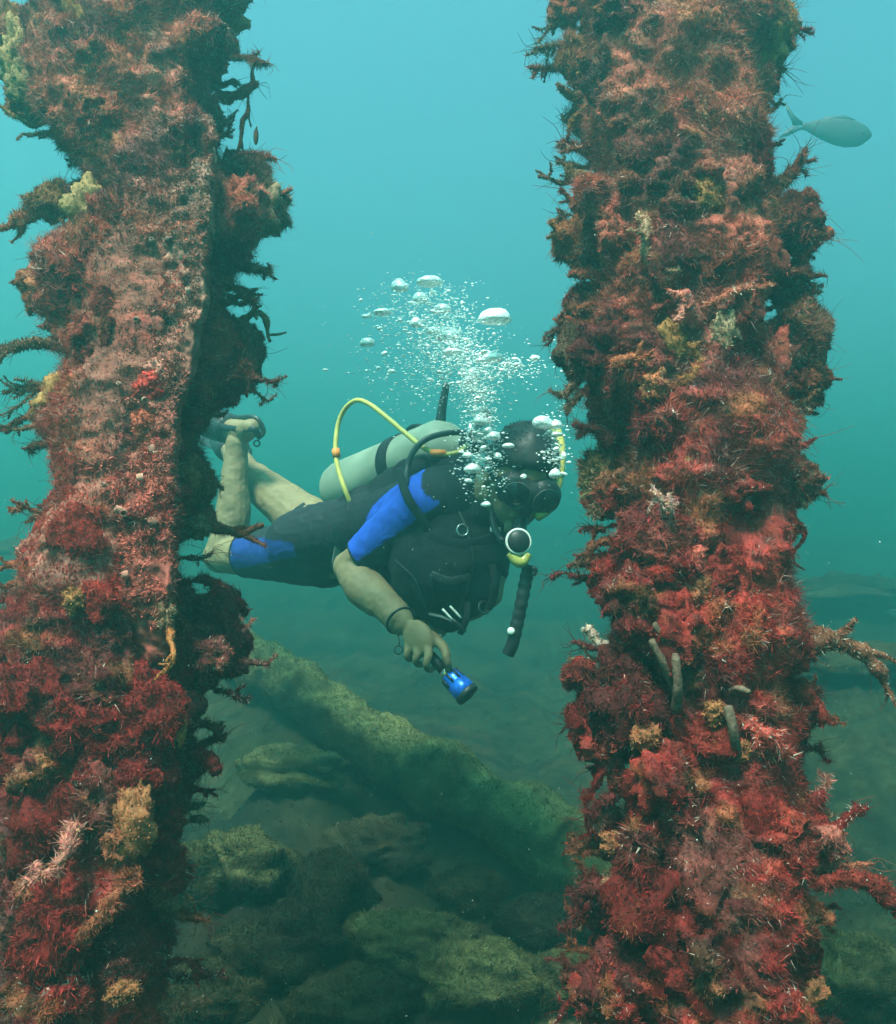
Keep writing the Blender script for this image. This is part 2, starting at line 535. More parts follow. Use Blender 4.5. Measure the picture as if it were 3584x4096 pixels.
class Pile:
    def __init__(self, name, label, outline, d_top, d_bot, half_depth, seed, edge=None):
        self.o = np.array(outline, float)
        self.d_top, self.d_bot, self.b, self.seed = d_top, d_bot, half_depth, seed
        self.edge = np.array(edge, float) if edge is not None else None
        self.rng = np.random.default_rng(seed)
        foot = self.at((self.xl(2500) + self.xr(2500)) / 2, 2500, 0)
        self.root = tag(empty(name, foot), label, 'pile', 'piles grown over with algae')
        self.turf = Buf()
        self.body()

    def xl(self, y): return np.interp(y, self.o[:, 0], self.o[:, 1])
    def xr(self, y): return np.interp(y, self.o[:, 0], self.o[:, 2])
    def d(self, y): return self.d_bot + (self.d_top - self.d_bot) * (2048 - np.maximum(np.asarray(y, float), -300)) / 2048

    def at(self, px, py, w):
        """world spot at view place (px, py), w metres nearer to us than the pile's axis"""
        return P(px, py, float(self.d(py)) - w)

    def body(self):
        rows = np.concatenate([np.linspace(-4100, -260, 40), np.linspace(-200, 2240, 430), np.linspace(2280, 2700, 20)])
        nt = 140
        th = np.linspace(0, 2 * math.pi, nt, endpoint=False)
        cx, sx = np.cos(th), np.sin(th)
        e = 0.62
        su, sw = np.sign(cx) * np.abs(cx) ** e, -np.sign(sx) * np.abs(sx) ** e
        V, NRM, PY, FLAT = [], [], [], []
        for y in rows:
            d = float(self.d(y))
            l, r = float(self.xl(y)), float(self.xr(y))
            c = (l + r) / 2
            hw = (r - l) / 2 * d / F_PX * 0.71
            u, w = su * hw, sw * self.b
            flat = np.zeros(nt)
            if self.edge is not None:
                ue = (np.interp(y, self.edge[:, 0], self.edge[:, 1]) - c) / F_PX * (d - self.b)
                beyond = u > ue
                w = np.where(beyond, np.minimum(w, self.b - 0.12), np.where(w > 0, np.maximum(w, self.b * 0.8), w))
                zone = np.clip((y - 330) / 120, 0, 1) * np.clip((1230 - y) / 80, 0, 1)
                flat = np.where((~beyond) & (w > 0) & (u > ue - 0.16), zone, 0)
            V.append(P(c, y, d) + np.outer(u, RT) - np.outer(w, FW))
            NRM.append(norm(np.outer(cx, RT) - np.outer(-sx, FW)))
            PY.append(np.full(nt, y)); FLAT.append(flat)
        v, nr, py, flat = np.concatenate(V), np.concatenate(NRM), np.concatenate(PY), np.concatenate(FLAT)
        s = self.seed
        k = 1 - 0.8 * flat
        h = 0.050 * fbm(v, 8.0, 3, s + 1) * k + 0.015 * fbm(v, 22.0, 3, s + 2) * k + 0.004 + 0.016 * fbm(v, 55.0, 3, s + 3) * (1 - 0.45 * flat) + 0.006 * flat * fbm(v, 50.0, 3, s + 7)
        v = v + nr * h[:, None]
        i = np.arange(nt)
        f4 = np.concatenate([np.stack([q * nt + i, (q + 1) * nt + i, (q + 1) * nt + (i + 1) % nt, q * nt + (i + 1) % nt], 1) for q in range(len(rows) - 1)])
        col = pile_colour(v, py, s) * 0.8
        crust = np.array((0.24, 0.075, 0.055)) * (1 + 0.5 * fbm(v, 50, 3, s + 9))[:, None] * 0.9
        red = np.clip((py - 700) / 500, 0, 1)[:, None]
        crust = crust * (1 - 0.5 * red) + (PAL['pink'] * 0.6) * 0.5 * red
        fl = (flat * np.clip(0.75 + fbm(v, 18, 3, s + 11) * 1.5, 0, 1))[:, None]
        col = col * (1 - fl) + crust * fl
        self.cv = v
        self.core = Buf().add(v, f4, None, col).build('encrusted_core', M['crust'], self.root)
        # turf on the body
        p, n = sample(v, f4, None, 820000, self.rng)
        y = self.view_y(p)
        dens = np.clip(0.9 + 0.8 * fbm(p, 12, 2, s + 21), 0.5, 1)
        if self.edge is not None:
            u = self.view_x(p)
            ue = np.interp(y, self.edge[:, 0], self.edge[:, 1])
            zone = np.clip((y - 330) / 120, 0, 1) * np.clip((1230 - y) / 80, 0, 1)
            inflat = (u < ue) & (u > ue - 190) & (n @ FW < 0.2)
            dens = dens * np.where(inflat, 1 - 0.1 * zone, 1)
        front = np.where(n @ FW < 0.3, 1, 0.12) * np.where((y > -120) & (y < 2160), 1, 0.06)
        keep = self.rng.random(len(p)) < dens * front
        p, n, y = p[keep], n[keep], y[keep]
        if self.edge is not None:                       # the bare face carries only short crusty growth
            bare = (inflat & (zone > 0.5))[keep] & (fbm(p, 16, 2, s + 77) < 0.22)
            q = p[bare]
            red = np.clip((y[bare] - 600) / 500, 0, 1)[:, None]
            cc = np.array((0.36, 0.125, 0.09)) * (1 - red) + np.array((0.46, 0.085, 0.065)) * red
            pt = np.clip(fbm(q, 26, 3, s + 78) * 2.5, -0.7, 1)[:, None]
            cc = cc * (1 + 0.7 * pt) * self.rng.uniform(0.45, 1.6, (len(q), 1))
            self.fuzz(q, n[bare], y[bare], 0.9, cc.clip(0.004, 0.9))
            p, n, y = p[~bare], n[~bare], y[~bare]
        self.fuzz(p, n, y)
        # a sparse layer of long fine threads that softens every outline
        k = self.rng.choice(len(p), 80000)
        q = p[k] + n[k] * self.rng.uniform(0.0, 0.012, (len(k), 1))
        lean = np.stack([noise(q, 30.0, s + r_) for r_ in (601, 602, 603)], 1)
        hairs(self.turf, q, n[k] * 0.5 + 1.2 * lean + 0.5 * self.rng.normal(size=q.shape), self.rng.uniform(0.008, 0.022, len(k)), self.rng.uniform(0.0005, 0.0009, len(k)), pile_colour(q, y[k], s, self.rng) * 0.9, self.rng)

    def view_y(self, p):
        return 1024 - (p @ UP) / np.maximum(p @ FW, 0.05) * F_PX

    def view_x(self, p):
        return 896 + (p @ RT) / np.maximum(p @ FW, 0.05) * F_PX

    def fuzz(self, p, n, y, size=1.0, col=None):
        """shaggy growth: tufts that lean together, finer than a leaf"""
        rng = self.rng
        if len(p) == 0:
            return
        if col is None:
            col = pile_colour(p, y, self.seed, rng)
        k = noise(p, 16.0, self.seed + 33)
        ln = (0.0048 + 0.0060 * np.clip(k * 1.2 + 0.45, 0, 1.3)) * rng.uniform(0.45, 1.6, len(p)) * size
        flake = rng.random(len(p)) < 0.45
        w = np.where(flake, rng.uniform(0.0022, 0.0040, len(p)), rng.uniform(0.0009, 0.0018, len(p)))
        ln = np.where(flake, ln * 0.6, ln)
        lean = np.stack([noise(p, 48.0, self.seed + q) for q in (501, 502, 503)], 1)
        d = n * 0.62 + 1.25 * lean + 0.60 * rng.normal(size=p.shape) + np.array((0, 0, 0.08))
        hairs(self.turf, p, d, ln, w, col, rng)

    def clump(self, px, py, w, r, col=None, count=900, amp=0.3, name=None, fuzz=1.0, axes=None):
        """a rounded clump of algae; joins the turf, or is a part of its own when it has a name"""
        rng = self.rng
        s = int(rng.integers(1e6))
        c = self.at(px, py, w)
        v, f4, f3 = lump(c, r, s, amp, 5.0, 16, 26)
        y = self.view_y(v)
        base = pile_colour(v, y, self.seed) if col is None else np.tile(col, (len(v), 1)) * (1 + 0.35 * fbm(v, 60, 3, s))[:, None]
        tgt = Buf() if name else self.turf
        tgt.add(v, f4, f3, base.clip(0.004, 0.9) * 0.8)
        p, n = sample(v, f4, f3, count, rng)
        cc = None
        if col is not None:
            mixw = np.clip(0.5 + 1.6 * fbm(p, 35, 2, s + 2), 0, 1)[:, None]
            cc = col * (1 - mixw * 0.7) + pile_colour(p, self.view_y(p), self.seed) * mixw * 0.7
            cc = (cc * rng.uniform(0.5, 1.5, (count, 1)) * (1 + 0.14 * rng.normal(size=(count, 3)))).clip(0.004, 0.9)
        keep, self.turf = self.turf, tgt
        self.fuzz(p, n, self.view_y(p), fuzz, cc)
        self.turf = keep
        if name:
            return tgt.build(name, M['turf'], self.root)

    def arm(self, pts, r0, r1, col, name='algae_branch', fuzz=0.95, tips=None, knob=0.45, dens=5200, wisps=0, wisp_len=0.05):
        """a feathery branch growing out from the pile along view places (px, py, w)"""
        rng = self.rng
        col = np.array(col)
        main = smooth_path([self.at(*q) for q in pts], 22)
        s = int(rng.integers(1e6))
        main[3:] += 0.006 * np.stack([noise(main[3:], 38, s + q) for q in (3, 4, 5)], 1)
        r0, r1 = r0 * 0.62, r1 * 0.62
        b = Buf()
        stems = [(main, np.linspace(r0, r1, 22))]
        total = np.linalg.norm(np.diff(main, axis=0), axis=1).sum()
        for _ in range(int(rng.integers(2, 5))):                     # side shoots
            k = int(rng.integers(6, 20))
            e = norm(norm(main[min(k + 1, 21)] - main[k - 1]) + 0.75 * rng.normal(size=3) * np.array((1, .6, 1)))
            l = total * rng.uniform(0.18, 0.42)
            q = norm(e + 0.5 * rng.normal(size=3))
            stems.append((smooth_path([main[k], main[k] + e * l * 0.5, main[k] + e * l * 0.5 + q * l * 0.5], 9), np.linspace(0.55, 0.2, 9) * np.interp(k, [0, 21], [r0, r1])))
        keep, self.turf = self.turf, b
        for path, rad in stems:
            rad = rad * (1 + knob * noise(path, 60, s) + knob * 0.6 * noise(path, 140, s + 1))
            v, f4, f3 = tube(path, np.maximum(rad, 0.0008), 7)
            b.add(v, f4, f3, (col * (1 + 0.4 * fbm(v, 80, 2, s))[:, None]).clip(0.004, 0.9))
            ln = np.linalg.norm(np.diff(path, axis=0), axis=1).sum()
            cnt = int(max(60, dens * ln * (0.7 + rad.mean() * 150)))
            p, n = sample(v, f4, f3, cnt, rng)
            cc = (col * rng.uniform(0.55, 1.5, (cnt, 1)) * (1 + 0.12 * rng.normal(size=(cnt, 3)))).clip(0.004, 0.9)
            if tips is not None:
                k = rng.random(cnt) < 0.12
                cc[k] = np.array(tips) * rng.uniform(0.7, 1.1, (k.sum(), 1))
            self.fuzz(p, n, self.view_y(p), fuzz, cc)
        self.turf = keep
        for _ in range(int(wisps * 0.6)):                            # long curling hairs
            k = int(rng.integers(6, 22))
            e = norm(norm(main[k] - main[k - 2]) + 0.6 * rng.normal(size=3))
            q = norm(e + 0.7 * rng.normal(size=3) + np.array((0, 0, -0.3)))
            l = wisp_len * rng.uniform(0.4, 1.2)
            hp_ = smooth_path([main[k], main[k] + e * l * 0.45, main[k] + e * l * 0.45 + q * l * 0.55], 6)
            v, f4, f3 = tube(hp_, np.linspace(0.0007, 0.00025, 6), 3, False)
            b.add(v, f4, f3, col * rng.uniform(0.5, 0.9))
        return b.build(name, M['turf'], self.root)

    def sponge(self, px, py, w, r, col, name='sponge', amp=0.22, tilt=0.0):
        rng = self.rng
        s = int(rng.integers(1e6))
        ca, sa = math.cos(tilt), math.sin(tilt)
        ax = np.array([RT * ca + UP * sa, FW, -RT * sa + UP * ca])
        low = np.clip((py - 900) / 500, 0, 1)
        w = w - (0.010 if w > 0.1 else 0)
        v, f4, f3 = lump(self.at(px, py, w), np.array(r) * (1 - 0.2 * low), s, 0.45, 4.2, 22, 30, ax)
        col = (np.array(col) * (1 - 0.6 * low) + PAL['rust'] * 0.9 * 0.6 * low) * 0.8
        n = norm(v - v.mean(0))
        v = v + n * (0.005 * fbm(v, 130, 3, s + 3))[:, None]
        col = np.array(col)
        b = Buf()
        b.add(v, f4, f3, (col * (1 + 0.35 * fbm(v, 45, 3, s + 5))[:, None]).clip(0.004, 0.9))
        p, n = sample(v, f4, f3, 700, rng)
        cc = (col * rng.uniform(0.6, 1.4, (700, 1)) * (1 + 0.1 * rng.normal(size=(700, 3)))).clip(0.004, 0.9)
        blades(b, p, n + 0.8 * rng.normal(size=p.shape), rng.uniform(0.002, 0.006, 700), rng.uniform(0.0012, 0.003, 700), cc, rng)
        return b.build(name, M['sponge'], self.root)

    def barnacles(self, n, x0, x1, y0, y1):
        """small rings of barnacle and worm tube on the bare face"""
        rng = self.rng
        b = Buf()
        for _ in range(n):
            py = rng.uniform(y0, y1)
            ue = np.interp(py, self.edge[:, 0], self.edge[:, 1]) if self.edge is not None else x1
            px = ue - rng.uniform(12, 140)
            c = self.at(px, py, self.b + 0.015)
            r = rng.uniform(0.002, 0.0055)
            ax = norm(-FW + 0.5 * rng.normal(size=3))
            a1 = norm(np.cross(ax, rng.normal(size=3)))
            a2 = np.cross(ax, a1)
            a = np.linspace(0, 2 * math.pi, 9, endpoint=False)
            ring = lambda rr, h: c + np.outer(np.cos(a) * rr, a1) + np.outer(np.sin(a) * rr, a2) + ax * h
            v = np.concatenate([ring(r * 1.3, -r), ring(r, r * 0.7), ring(r * 0.62, r * 0.75), ring(r * 0.5, -r * 0.4)])
            i = np.arange(9)
            f = np.concatenate([np.stack([q * 9 + i, q * 9 + (i + 1) % 9, (q + 1) * 9 + (i + 1) % 9, (q + 1) * 9 + i], 1) for q in range(3)])
            t = np.clip((py - 600) / 600, 0, 1)
            col = (np.array((0.30, 0.17, 0.13)) * (1 - t) + np.array((0.42, 0.15, 0.11)) * t) * rng.uniform(0.4, 1.3)
            b.add(v, f, None, col)
        return tag(b.build('barnacle_crust', M['crust'], self.root), kind='stuff')

    def fringe(self, n, seed):
        """random clumps over the sides and the front so that the outline runs as it does in the view"""
        rng = self.rng
        for _ in range(n):
            py = rng.uniform(-150, 2150)
            side = rng.random()
            l, r_, d = float(self.xl(py)), float(self.xr(py)), float(self.d(py))
            if side < 0.30:
                px, w = l + rng.uniform(0.03, 0.15) * (r_ - l), rng.uniform(-0.08, 0.08)
            elif side < 0.60:
                px, w = r_ - rng.uniform(0.03, 0.15) * (r_ - l), rng.uniform(-0.08, 0.08)
            else:
                px, w = rng.uniform(l + 0.1 * (r_ - l), r_ - 0.1 * (r_ - l)), self.b * rng.uniform(0.85, 1.0)
                if self.edge is not None:
                    ue = np.interp(py, self.edge[:, 0], self.edge[:, 1])
                    if 330 < py < 1200 and ue - 190 < px < ue + 8:
                        continue
                    if px > ue:
                        w -= 0.12
            if self.edge is not None and side >= 0.30 and px > ue_ok(self, py) and 820 < py < 1170:
                continue
            r = rng.uniform(0.012, 0.034) * np.array((1, 1, rng.uniform(0.8, 1.5)))
            self.clump(px, py, w, r, None, int(700 + 60000 * r[0]), 0.6, fuzz=rng.choice([0.85, 1.1, 1.35]))

    def flange(self, y0, y1, width):
        """the flat face of the steel section with its sharp corner, thinly crusted over"""
        rng, s = self.rng, self.seed
        ys_, us_ = np.linspace(y0, y1, 190), np.linspace(0, 1, 34)
        V = []
        for y in ys_:
            e = float(np.interp(y, self.edge[:, 0], self.edge[:, 1])) + 1.6 * math.sin(y * 0.045) + 1.2 * math.sin(y * 0.13)
            bury = 0.055 * (1 - np.clip((y - y0) / 150, 0, 1) * np.clip((y1 - y) / 150, 0, 1)) ** 1.5
            d = float(self.d(y)) - self.b - 0.014 + bury
            V.append(np.array([P(e - width * (1 - u), y, d + 0.038 * (1 - u) ** 2) for u in us_]))
        V = np.array(V)
        g = V.reshape(-1, 3)
        rough = 0.016 * fbm(g, 30, 3, s + 71) + 0.006 * fbm(g, 110, 2, s + 72)
        g = g - FW * rough[:, None]
        back = g.reshape(190, 34, 3)[:, [0, -1]] + FW * 0.030
        V = np.concatenate([back[:, :1], g.reshape(190, 34, 3), back[:, 1:]], 1)
        m_ = V.shape[1]
        i = (np.arange(189)[:, None] * m_ + np.arange(m_ - 1)[None]).ravel()
        f4 = np.stack([i, i + m_, i + m_ + 1, i + 1], 1)
        v = V.reshape(-1, 3)
        y = self.view_y(v)
        red = np.clip((y - 500) / 500, 0, 1)[:, None]
        col = np.array((0.20, 0.095, 0.07)) * (1 - red) + np.array((0.26, 0.055, 0.042)) * red
        pt = np.clip(fbm(v, 24, 4, s + 78) * 2.2, -0.75, 1.0)[:, None]
        col = col * (1 + 0.8 * pt)
        col = col * (1 - 0.6 * np.clip(fbm(v, 60, 3, s + 79) * 3, 0, 1))[:, None]
        fl = Buf().add(v, f4, None, col.clip(0.004, 0.9))
        p, n = sample(v, f4, None, 75000, rng)
        py = self.view_y(p)
        keep = fbm(p, 20, 3, s + 80) > -0.22 + 0.25 * (rng.random(len(p)) - 0.5)
        p, n, py = p[keep], n[keep], py[keep]
        rr = np.clip((py - 500) / 500, 0, 1)[:, None]
        cc = (np.array((0.40, 0.155, 0.115)) * (1 - rr) + np.array((0.50, 0.10, 0.075)) * rr) * rng.uniform(0.35, 1.6, (len(p), 1))
        k = fbm(p, 17, 2, s + 81) > 0.08
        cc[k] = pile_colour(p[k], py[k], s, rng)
        hold, self.turf = self.turf, fl
        self.fuzz(p, n, py, 0.75, cc.clip(0.004, 0.9))
        self.turf = hold
        return fl.build('flange_face', M['crust'], self.root)

    def shag(self, n):
        """ragged little branches standing out from both sides"""
        rng = self.rng
        for k in range(n):
            py = -80 + 2200 * (k + rng.random()) / n
            sg = -1 if rng.random() < 0.5 else 1
            edge = float(self.xl(py)) if sg < 0 else float(self.xr(py))
            if self.edge is None and ((sg > 0 and 170 < py < 300) or (sg < 0 and 820 < py < 1010)):
                continue
            w = rng.uniform(-0.09, 0.06)
            ln = rng.uniform(22, 70) * (1 if rng.random() < 0.8 else 1.4)
            dy, curl = rng.normal(0, 16), rng.normal(0, 20)
            t = np.clip((py - 150) / 1000.0, 0, 1)
            col = [PAL['brown'] * 0.8, PAL['rust'] * 0.6, PAL['brown'] * 0.5 + PAL['olive'] * 0.4][rng.integers(3)] * (1 - t) + [PAL['crimson'] * 0.5, PAL['maroon'] * 1.2, PAL['rust'] * 0.6, PAL['brown']][rng.integers(4)] * t
            r0 = rng.uniform(0.004, 0.012)
            self.arm([(edge - sg * 25, py, w), (edge + sg * ln * 0.4, py + dy * 0.5, w), (edge + sg * ln, py + dy + curl, w)], r0, rng.uniform(0.0015, 0.006), col,
                     fuzz=rng.uniform(0.7, 1.3), wisps=int(rng.integers(4, 26)), wisp_len=rng.uniform(0.025, 0.055), knob=0.6, tips=PAL['pale'] * 0.8 if rng.random() < 0.15 else None)

    def close(self):
        return tag(self.turf.build('algae_turf', M['turf'], self.root), kind='stuff')


left = Pile('encrusted_pile', 'steel pile with a bare flat face and red algae, on the left of the diver', [
    (-4200, 150, 520), (-200, 120, 500), (0, 75, 490), (100, 50, 462), (180, 70, 450), (250, 105, 435), (300, 145, 440), (350, 172, 490), (400, 160, 530),
    (450, 195, 520), (500, 135, 480), (560, 85, 470), (620, 110, 458), (700, 130, 490), (750, 150, 490), (800, 125, 425),
    (850, 105, 395), (900, 130, 385), (950, 140, 385), (1000, 150, 378), (1050, 95, 375), (1100, 65, 372), (1150, 50, 372),
    (1200, 25, 410), (1250, 0, 460), (1300, 5, 468), (1350, 50, 450), (1400, 40, 402), (1450, 5, 400), (1500, 0, 410),
    (1550, -20, 398), (1600, -25, 375), (1700, -35, 365), (1800, -35, 355), (2048, -50, 345), (2700, -70, 330)],
    1.50, 1.24, 0.13, 11,
    edge=[(-4200, 440), (0, 432), (180, 425), (450, 415), (600, 405), (750, 372), (830, 348), (1000, 345), (1180, 337), (1400, 332), (1600, 318), (2048, 300), (2700, 280)])
right = Pile('encrusted_pile', 'bushy pile covered in crimson algae with tube sponges, on the right of the diver', [
    (-4200, 1090, 1500), (-200, 1110, 1530), (0, 1118, 1545), (60, 1135, 1550), (120, 1130, 1530), (200, 1130, 1520), (260, 1150, 1520), (330, 1170, 1528), (400, 1160, 1545),
    (470, 1150, 1585), (520, 1172, 1580), (580, 1168, 1550), (640, 1145, 1560), (700, 1155, 1585), (750, 1140, 1590), (800, 1150, 1585),
    (850, 1200, 1570), (900, 1222, 1568), (950, 1190, 1560), (1000, 1195, 1560), (1050, 1208, 1562), (1100, 1192, 1570), (1150, 1190, 1565),
    (1200, 1222, 1570), (1260, 1205, 1580), (1300, 1205, 1600), (1350, 1190, 1600), (1400, 1178, 1598), (1450, 1172, 1590), (1500, 1185, 1590),
    (1550, 1218, 1592), (1600, 1215, 1615), (1650, 1195, 1640), (1700, 1195, 1650), (1750, 1200, 1640), (1800, 1192, 1628), (1900, 1172, 1622),
    (2048, 1150, 1640), (2700, 1130, 1680)],
    1.50, 1.24, 0.14, 29)
left.fringe(120, 1)
right.fringe(150, 2)
left.flange(230, 1330, 150)
left.shag(60)
right.shag(84)

C = PAL
L_ = left
# branches and tufts on the left pile (view x, view y, metres in front of the axis)
for pts, r0, r1, col, kw in [
    ([(160, 385, 0), (95, 405, .02), (40, 445, .02), (-15, 462, .02)], .026, .007, C['rust'] * .8 + C['olive'] * .4, {}),
    ([(140, 690, 0), (60, 685, .03), (-30, 705, .03)], .020, .012, C['brown'], dict(wisps=30)),
    ([(120, 812, 0), (60, 770, .0), (10, 790, .0)], .005, .003, C['brown'], dict(wisps=14)),
    ([(110, 845, .03), (50, 850, .03), (-10, 862, .03)], .005, .003, C['brown'], dict(wisps=16)),
    ([(150, 880, .02), (70, 835, .02), (5, 862, .02)], .006, .008, C['rust'] * .7, dict(wisps=10)),
    ([(140, 760, .03), (80, 770, .03), (20, 840, .03)], .004, .002, C['brown'], dict(wisps=14)),
    ([(150, 230, 0), (60, 240, .02), (0, 215, .02)], .014, .004, C['olive'] + C['rust'] * .3, {}),
    ([(120, 250, 0), (95, 268, .02), (60, 268, .02)], .008, .004, C['brown'], {}),
    ([(435, 190, -.06), (470, 195, -.05), (515, 172, -.05)], .016, .010, C['rust'] * .8, dict(wisps=10)),
    ([(512, 112, -.05), (497, 180, -.05), (486, 270, -.05), (466, 335, -.06)], .004, .007, C['rust'] * .8, dict(fuzz=.3)),
    ([(445, 330, -.05), (490, 310, -.05), (548, 320, -.05)], .010, .004, C['rust'], dict(wisps=40, wisp_len=.05)),
    ([(500, 385, -.06), (550, 395, -.05), (582, 380, -.05)], .012, .004, C['rust'], {}),
    ([(455, 600, -.07), (490, 590, -.06), (515, 574, -.06)], .014, .003, C['brown'], dict(fuzz=.5)),
    ([(455, 650, -.07), (500, 630, -.06), (530, 640, -.06), (545, 682, -.06)], .012, .006, C['olive'] + C['brown'] * .6, dict(fuzz=.6)),
    ([(440, 690, -.07), (480, 680, -.06), (505, 700, -.06)], .016, .006, C['brown'], dict(wisps=20)),
    ([(430, 770, -.07), (470, 775, -.06), (503, 780, -.06)], .016, .010, C['maroon'] + C['brown'] * .5, {}),
    ([(395, 1020, -.06), (430, 1050, -.04), (480, 1065, -.03), (528, 1046, -.03)], .024, .005, C['rust'] * .6 + C['brown'] * .3, {}),
    ([(455, 1275, -.05), (485, 1255, -.04), (505, 1235, -.04)], .004, .003, C['pink'], dict(tips=C['pale'])),
    ([(455, 1325, -.05), (500, 1328, -.04), (538, 1337, -.04)], .007, .005, C['maroon'] + C['pink'] * .2, dict(tips=C['pale'])),
    ([(430, 1380, -.05), (465, 1388, -.04), (498, 1396, -.04)], .006, .003, C['maroon'], dict(tips=C['pale'])),
    ([(395, 1510, -.02), (425, 1522, .0), (438, 1550, .0)], .018, .012, C['crimson'], {}),
    ([(90, 1140, 0), (50, 1125, .03), (-5, 1140, .03)], .022, .006, C['rust'], {}),
    ([(85, 1040, 0), (60, 1015, .02), (15, 1012, .02)], .006, .003, C['rust'], {}),
    ([(90, 1180, 0), (40, 1190, .03), (0, 1195, .03)], .020, .010, C['crimson'] * .7, {}),
    ([(150, 1650, .15), (120, 1720, .17), (60, 1760, .17)], .012, .006, C['pink'], {}),
    ([(340, 1260, .13), (352, 1310, .16), (330, 1345, .16)], .007, .005, C['ochre'] + C['red'] * .3, dict(fuzz=.4)),
    ([(390, 1390, .02), (382, 1440, .05), (360, 1480, .08)], .008, .006, C['ochre'] + C['red'] * .3, dict(fuzz=.5)),
    ([(160, 1880, .16), (230, 1800, .17), (255, 1740, .16)], .012, .010, C['rust'], {}),
]:
    L_.arm(pts, r0, r1, col, **kw)
for px, py, w, r, col, tilt in [
    (168, 55, .12, (.030, .028, .042), C['ochre'] * .9, .3), (40, 115, .02, (.034, .03, .055), C['olive'] * 1.3 + C['ochre'] * .2, .2),
    (70, 165, .04, (.040, .03, .040), C['olive'] * 1.4, 0), (182, 425, .09, (.034, .03, .045), C['olive'] * 1.2 + C['ochre'] * .25, .1),
    (520, 425, -.05, (.036, .03, .044), C['tan'], -.2), (455, 35, -.05, (.030, .03, .040), C['ochre'] * .6 + C['olive'] * .6, 0),
    (118, 800, .08, (.028, .026, .036), C['ochre'] * .7 + C['olive'] * .3, 0), (95, 560, .02, (.026, .024, .030), C['rust'] + C['ochre'] * .3, .4),
    (272, 1640, .145, (.030, .022, .052), C['ochre'] * .8 + C['rust'] * .4, -.1), (378, 950, -.02, (.022, .02, .030), C['ochre'] * .6 + C['rust'] * .5, .1),
    (395, 1055, .0, (.016, .015, .020), C['tan'] * .7, 0), (250, 615, .13, (.036, .016, .026), C['ochre'] * .75, -.7),
    (230, 1690, .15, (.020, .018, .028), C['rust'] + C['ochre'] * .2, .3), (150, 1200, .14, (.016, .014, .018), C['ochre'], 0),
    (300, 775, .15, (.022, .012, .016), C['red'] * 1.1, .3), (318, 745, .15, (.018, .012, .020), C['pink'], 0),
    (290, 855, .14, (.020, .010, .022), C['rust'] + C['red'] * .3, 0), (285, 1190, .14, (.016, .010, .014), C['ochre'], .2),
    (205, 1355, .15, (.018, .014, .014), C['tan'], .3), (85, 1535, .15, (.014, .014, .018), C['ochre'] * .7 + C['rust'] * .5, 0),
    (330, 1230, .14, (.015, .010, .020), C['tan'] * .9, 0), (60, 1780, .14, (.02, .02, .016), C['rust'], 0),
    (240, 1985, .15, (.022, .016, .014), C['ochre'] * .7, .2), (60, 1100, .05, (.020, .018, .014), C['pink'] * .8, .2),
]:
    L_.sponge(px, py, w, r, col, tilt=tilt)
for px, py, w, r, col in [
    (440, 1235, -.05, (.036, .034, .040), C['maroon'] + C['crimson'] * .15), (455, 1300, -.05, (.036, .03, .036), C['maroon']),
    (55, 1265, .05, (.050, .045, .046), C['maroon'] + C['crimson'] * .3), (130, 520, .04, (.040, .04, .034), C['rust'] * .7),
    (210, 660, .13, (.04, .025, .05), C['maroon'] * 1.2), (170, 1060, .13, (.032, .03, .040), C['red'] * .8),
    (185, 1450, .14, (.05, .03, .04), C['crimson']), (300, 1420, .13, (.04, .03, .045), C['crimson'] * .9),
    (60, 1400, .12, (.04, .04, .05), C['crimson'] * .8), (110, 1850, .14, (.05, .03, .05), C['crimson'] * .9), (220, 1200, .13, (.035, .02, .03), C['red']),
    (490, 360, -.05, (.03, .03, .03), C['brown']), (470, 700, -.06, (.034, .03, .05), C['brown'] * .8), (180, 790, .08, (.03, .03, .05), C['maroon']),
    (30, 1490, .1, (.05, .04, .04), C['crimson'] * .8), (280, 1540, .12, (.045, .03, .04), C['crimson'] * .8), (90, 1660, .13, (.05, .03, .06), C['crimson'] * .6),
]:
    L_.clump(px, py, w - (.012 if w > .08 else 0), r, col * .85, 5000, .6, 'algae_clump', 1.15)
for px, py, w, r, col in [(25, 70, .0, (.03, .03, .045), C['ochre'] * .55 + C['brown'] * .4), (60, 200, .0, (.04, .03, .03), C['brown'] * .8 + C['ochre'] * .2), (100, 405, .02, (.028, .026, .026), C['ochre'] * .5 + C['brown'] * .4),
                          (80, 575, .0, (.03, .03, .036), C['rust'] * .7 + C['ochre'] * .25), (535, 420, -.06, (.03, .03, .036), C['tan'] * .7), (500, 350, -.06, (.03, .028, .026), C['brown'] + C['rust'] * .2),
                          (480, 720, -.06, (.034, .03, .05), C['brown'] * .8), (110, 830, .05, (.03, .028, .04), C['ochre'] * .5 + C['brown'] * .3), (400, 960, -.03, (.02, .02, .03), C['ochre'] * .45 + C['brown'] * .4)]:
    L_.clump(px, py, w, r, col, 4500, .55, 'algae_clump', 1.25)
L_.barnacles(16, 230, 400, 400, 1150)
L_.close()

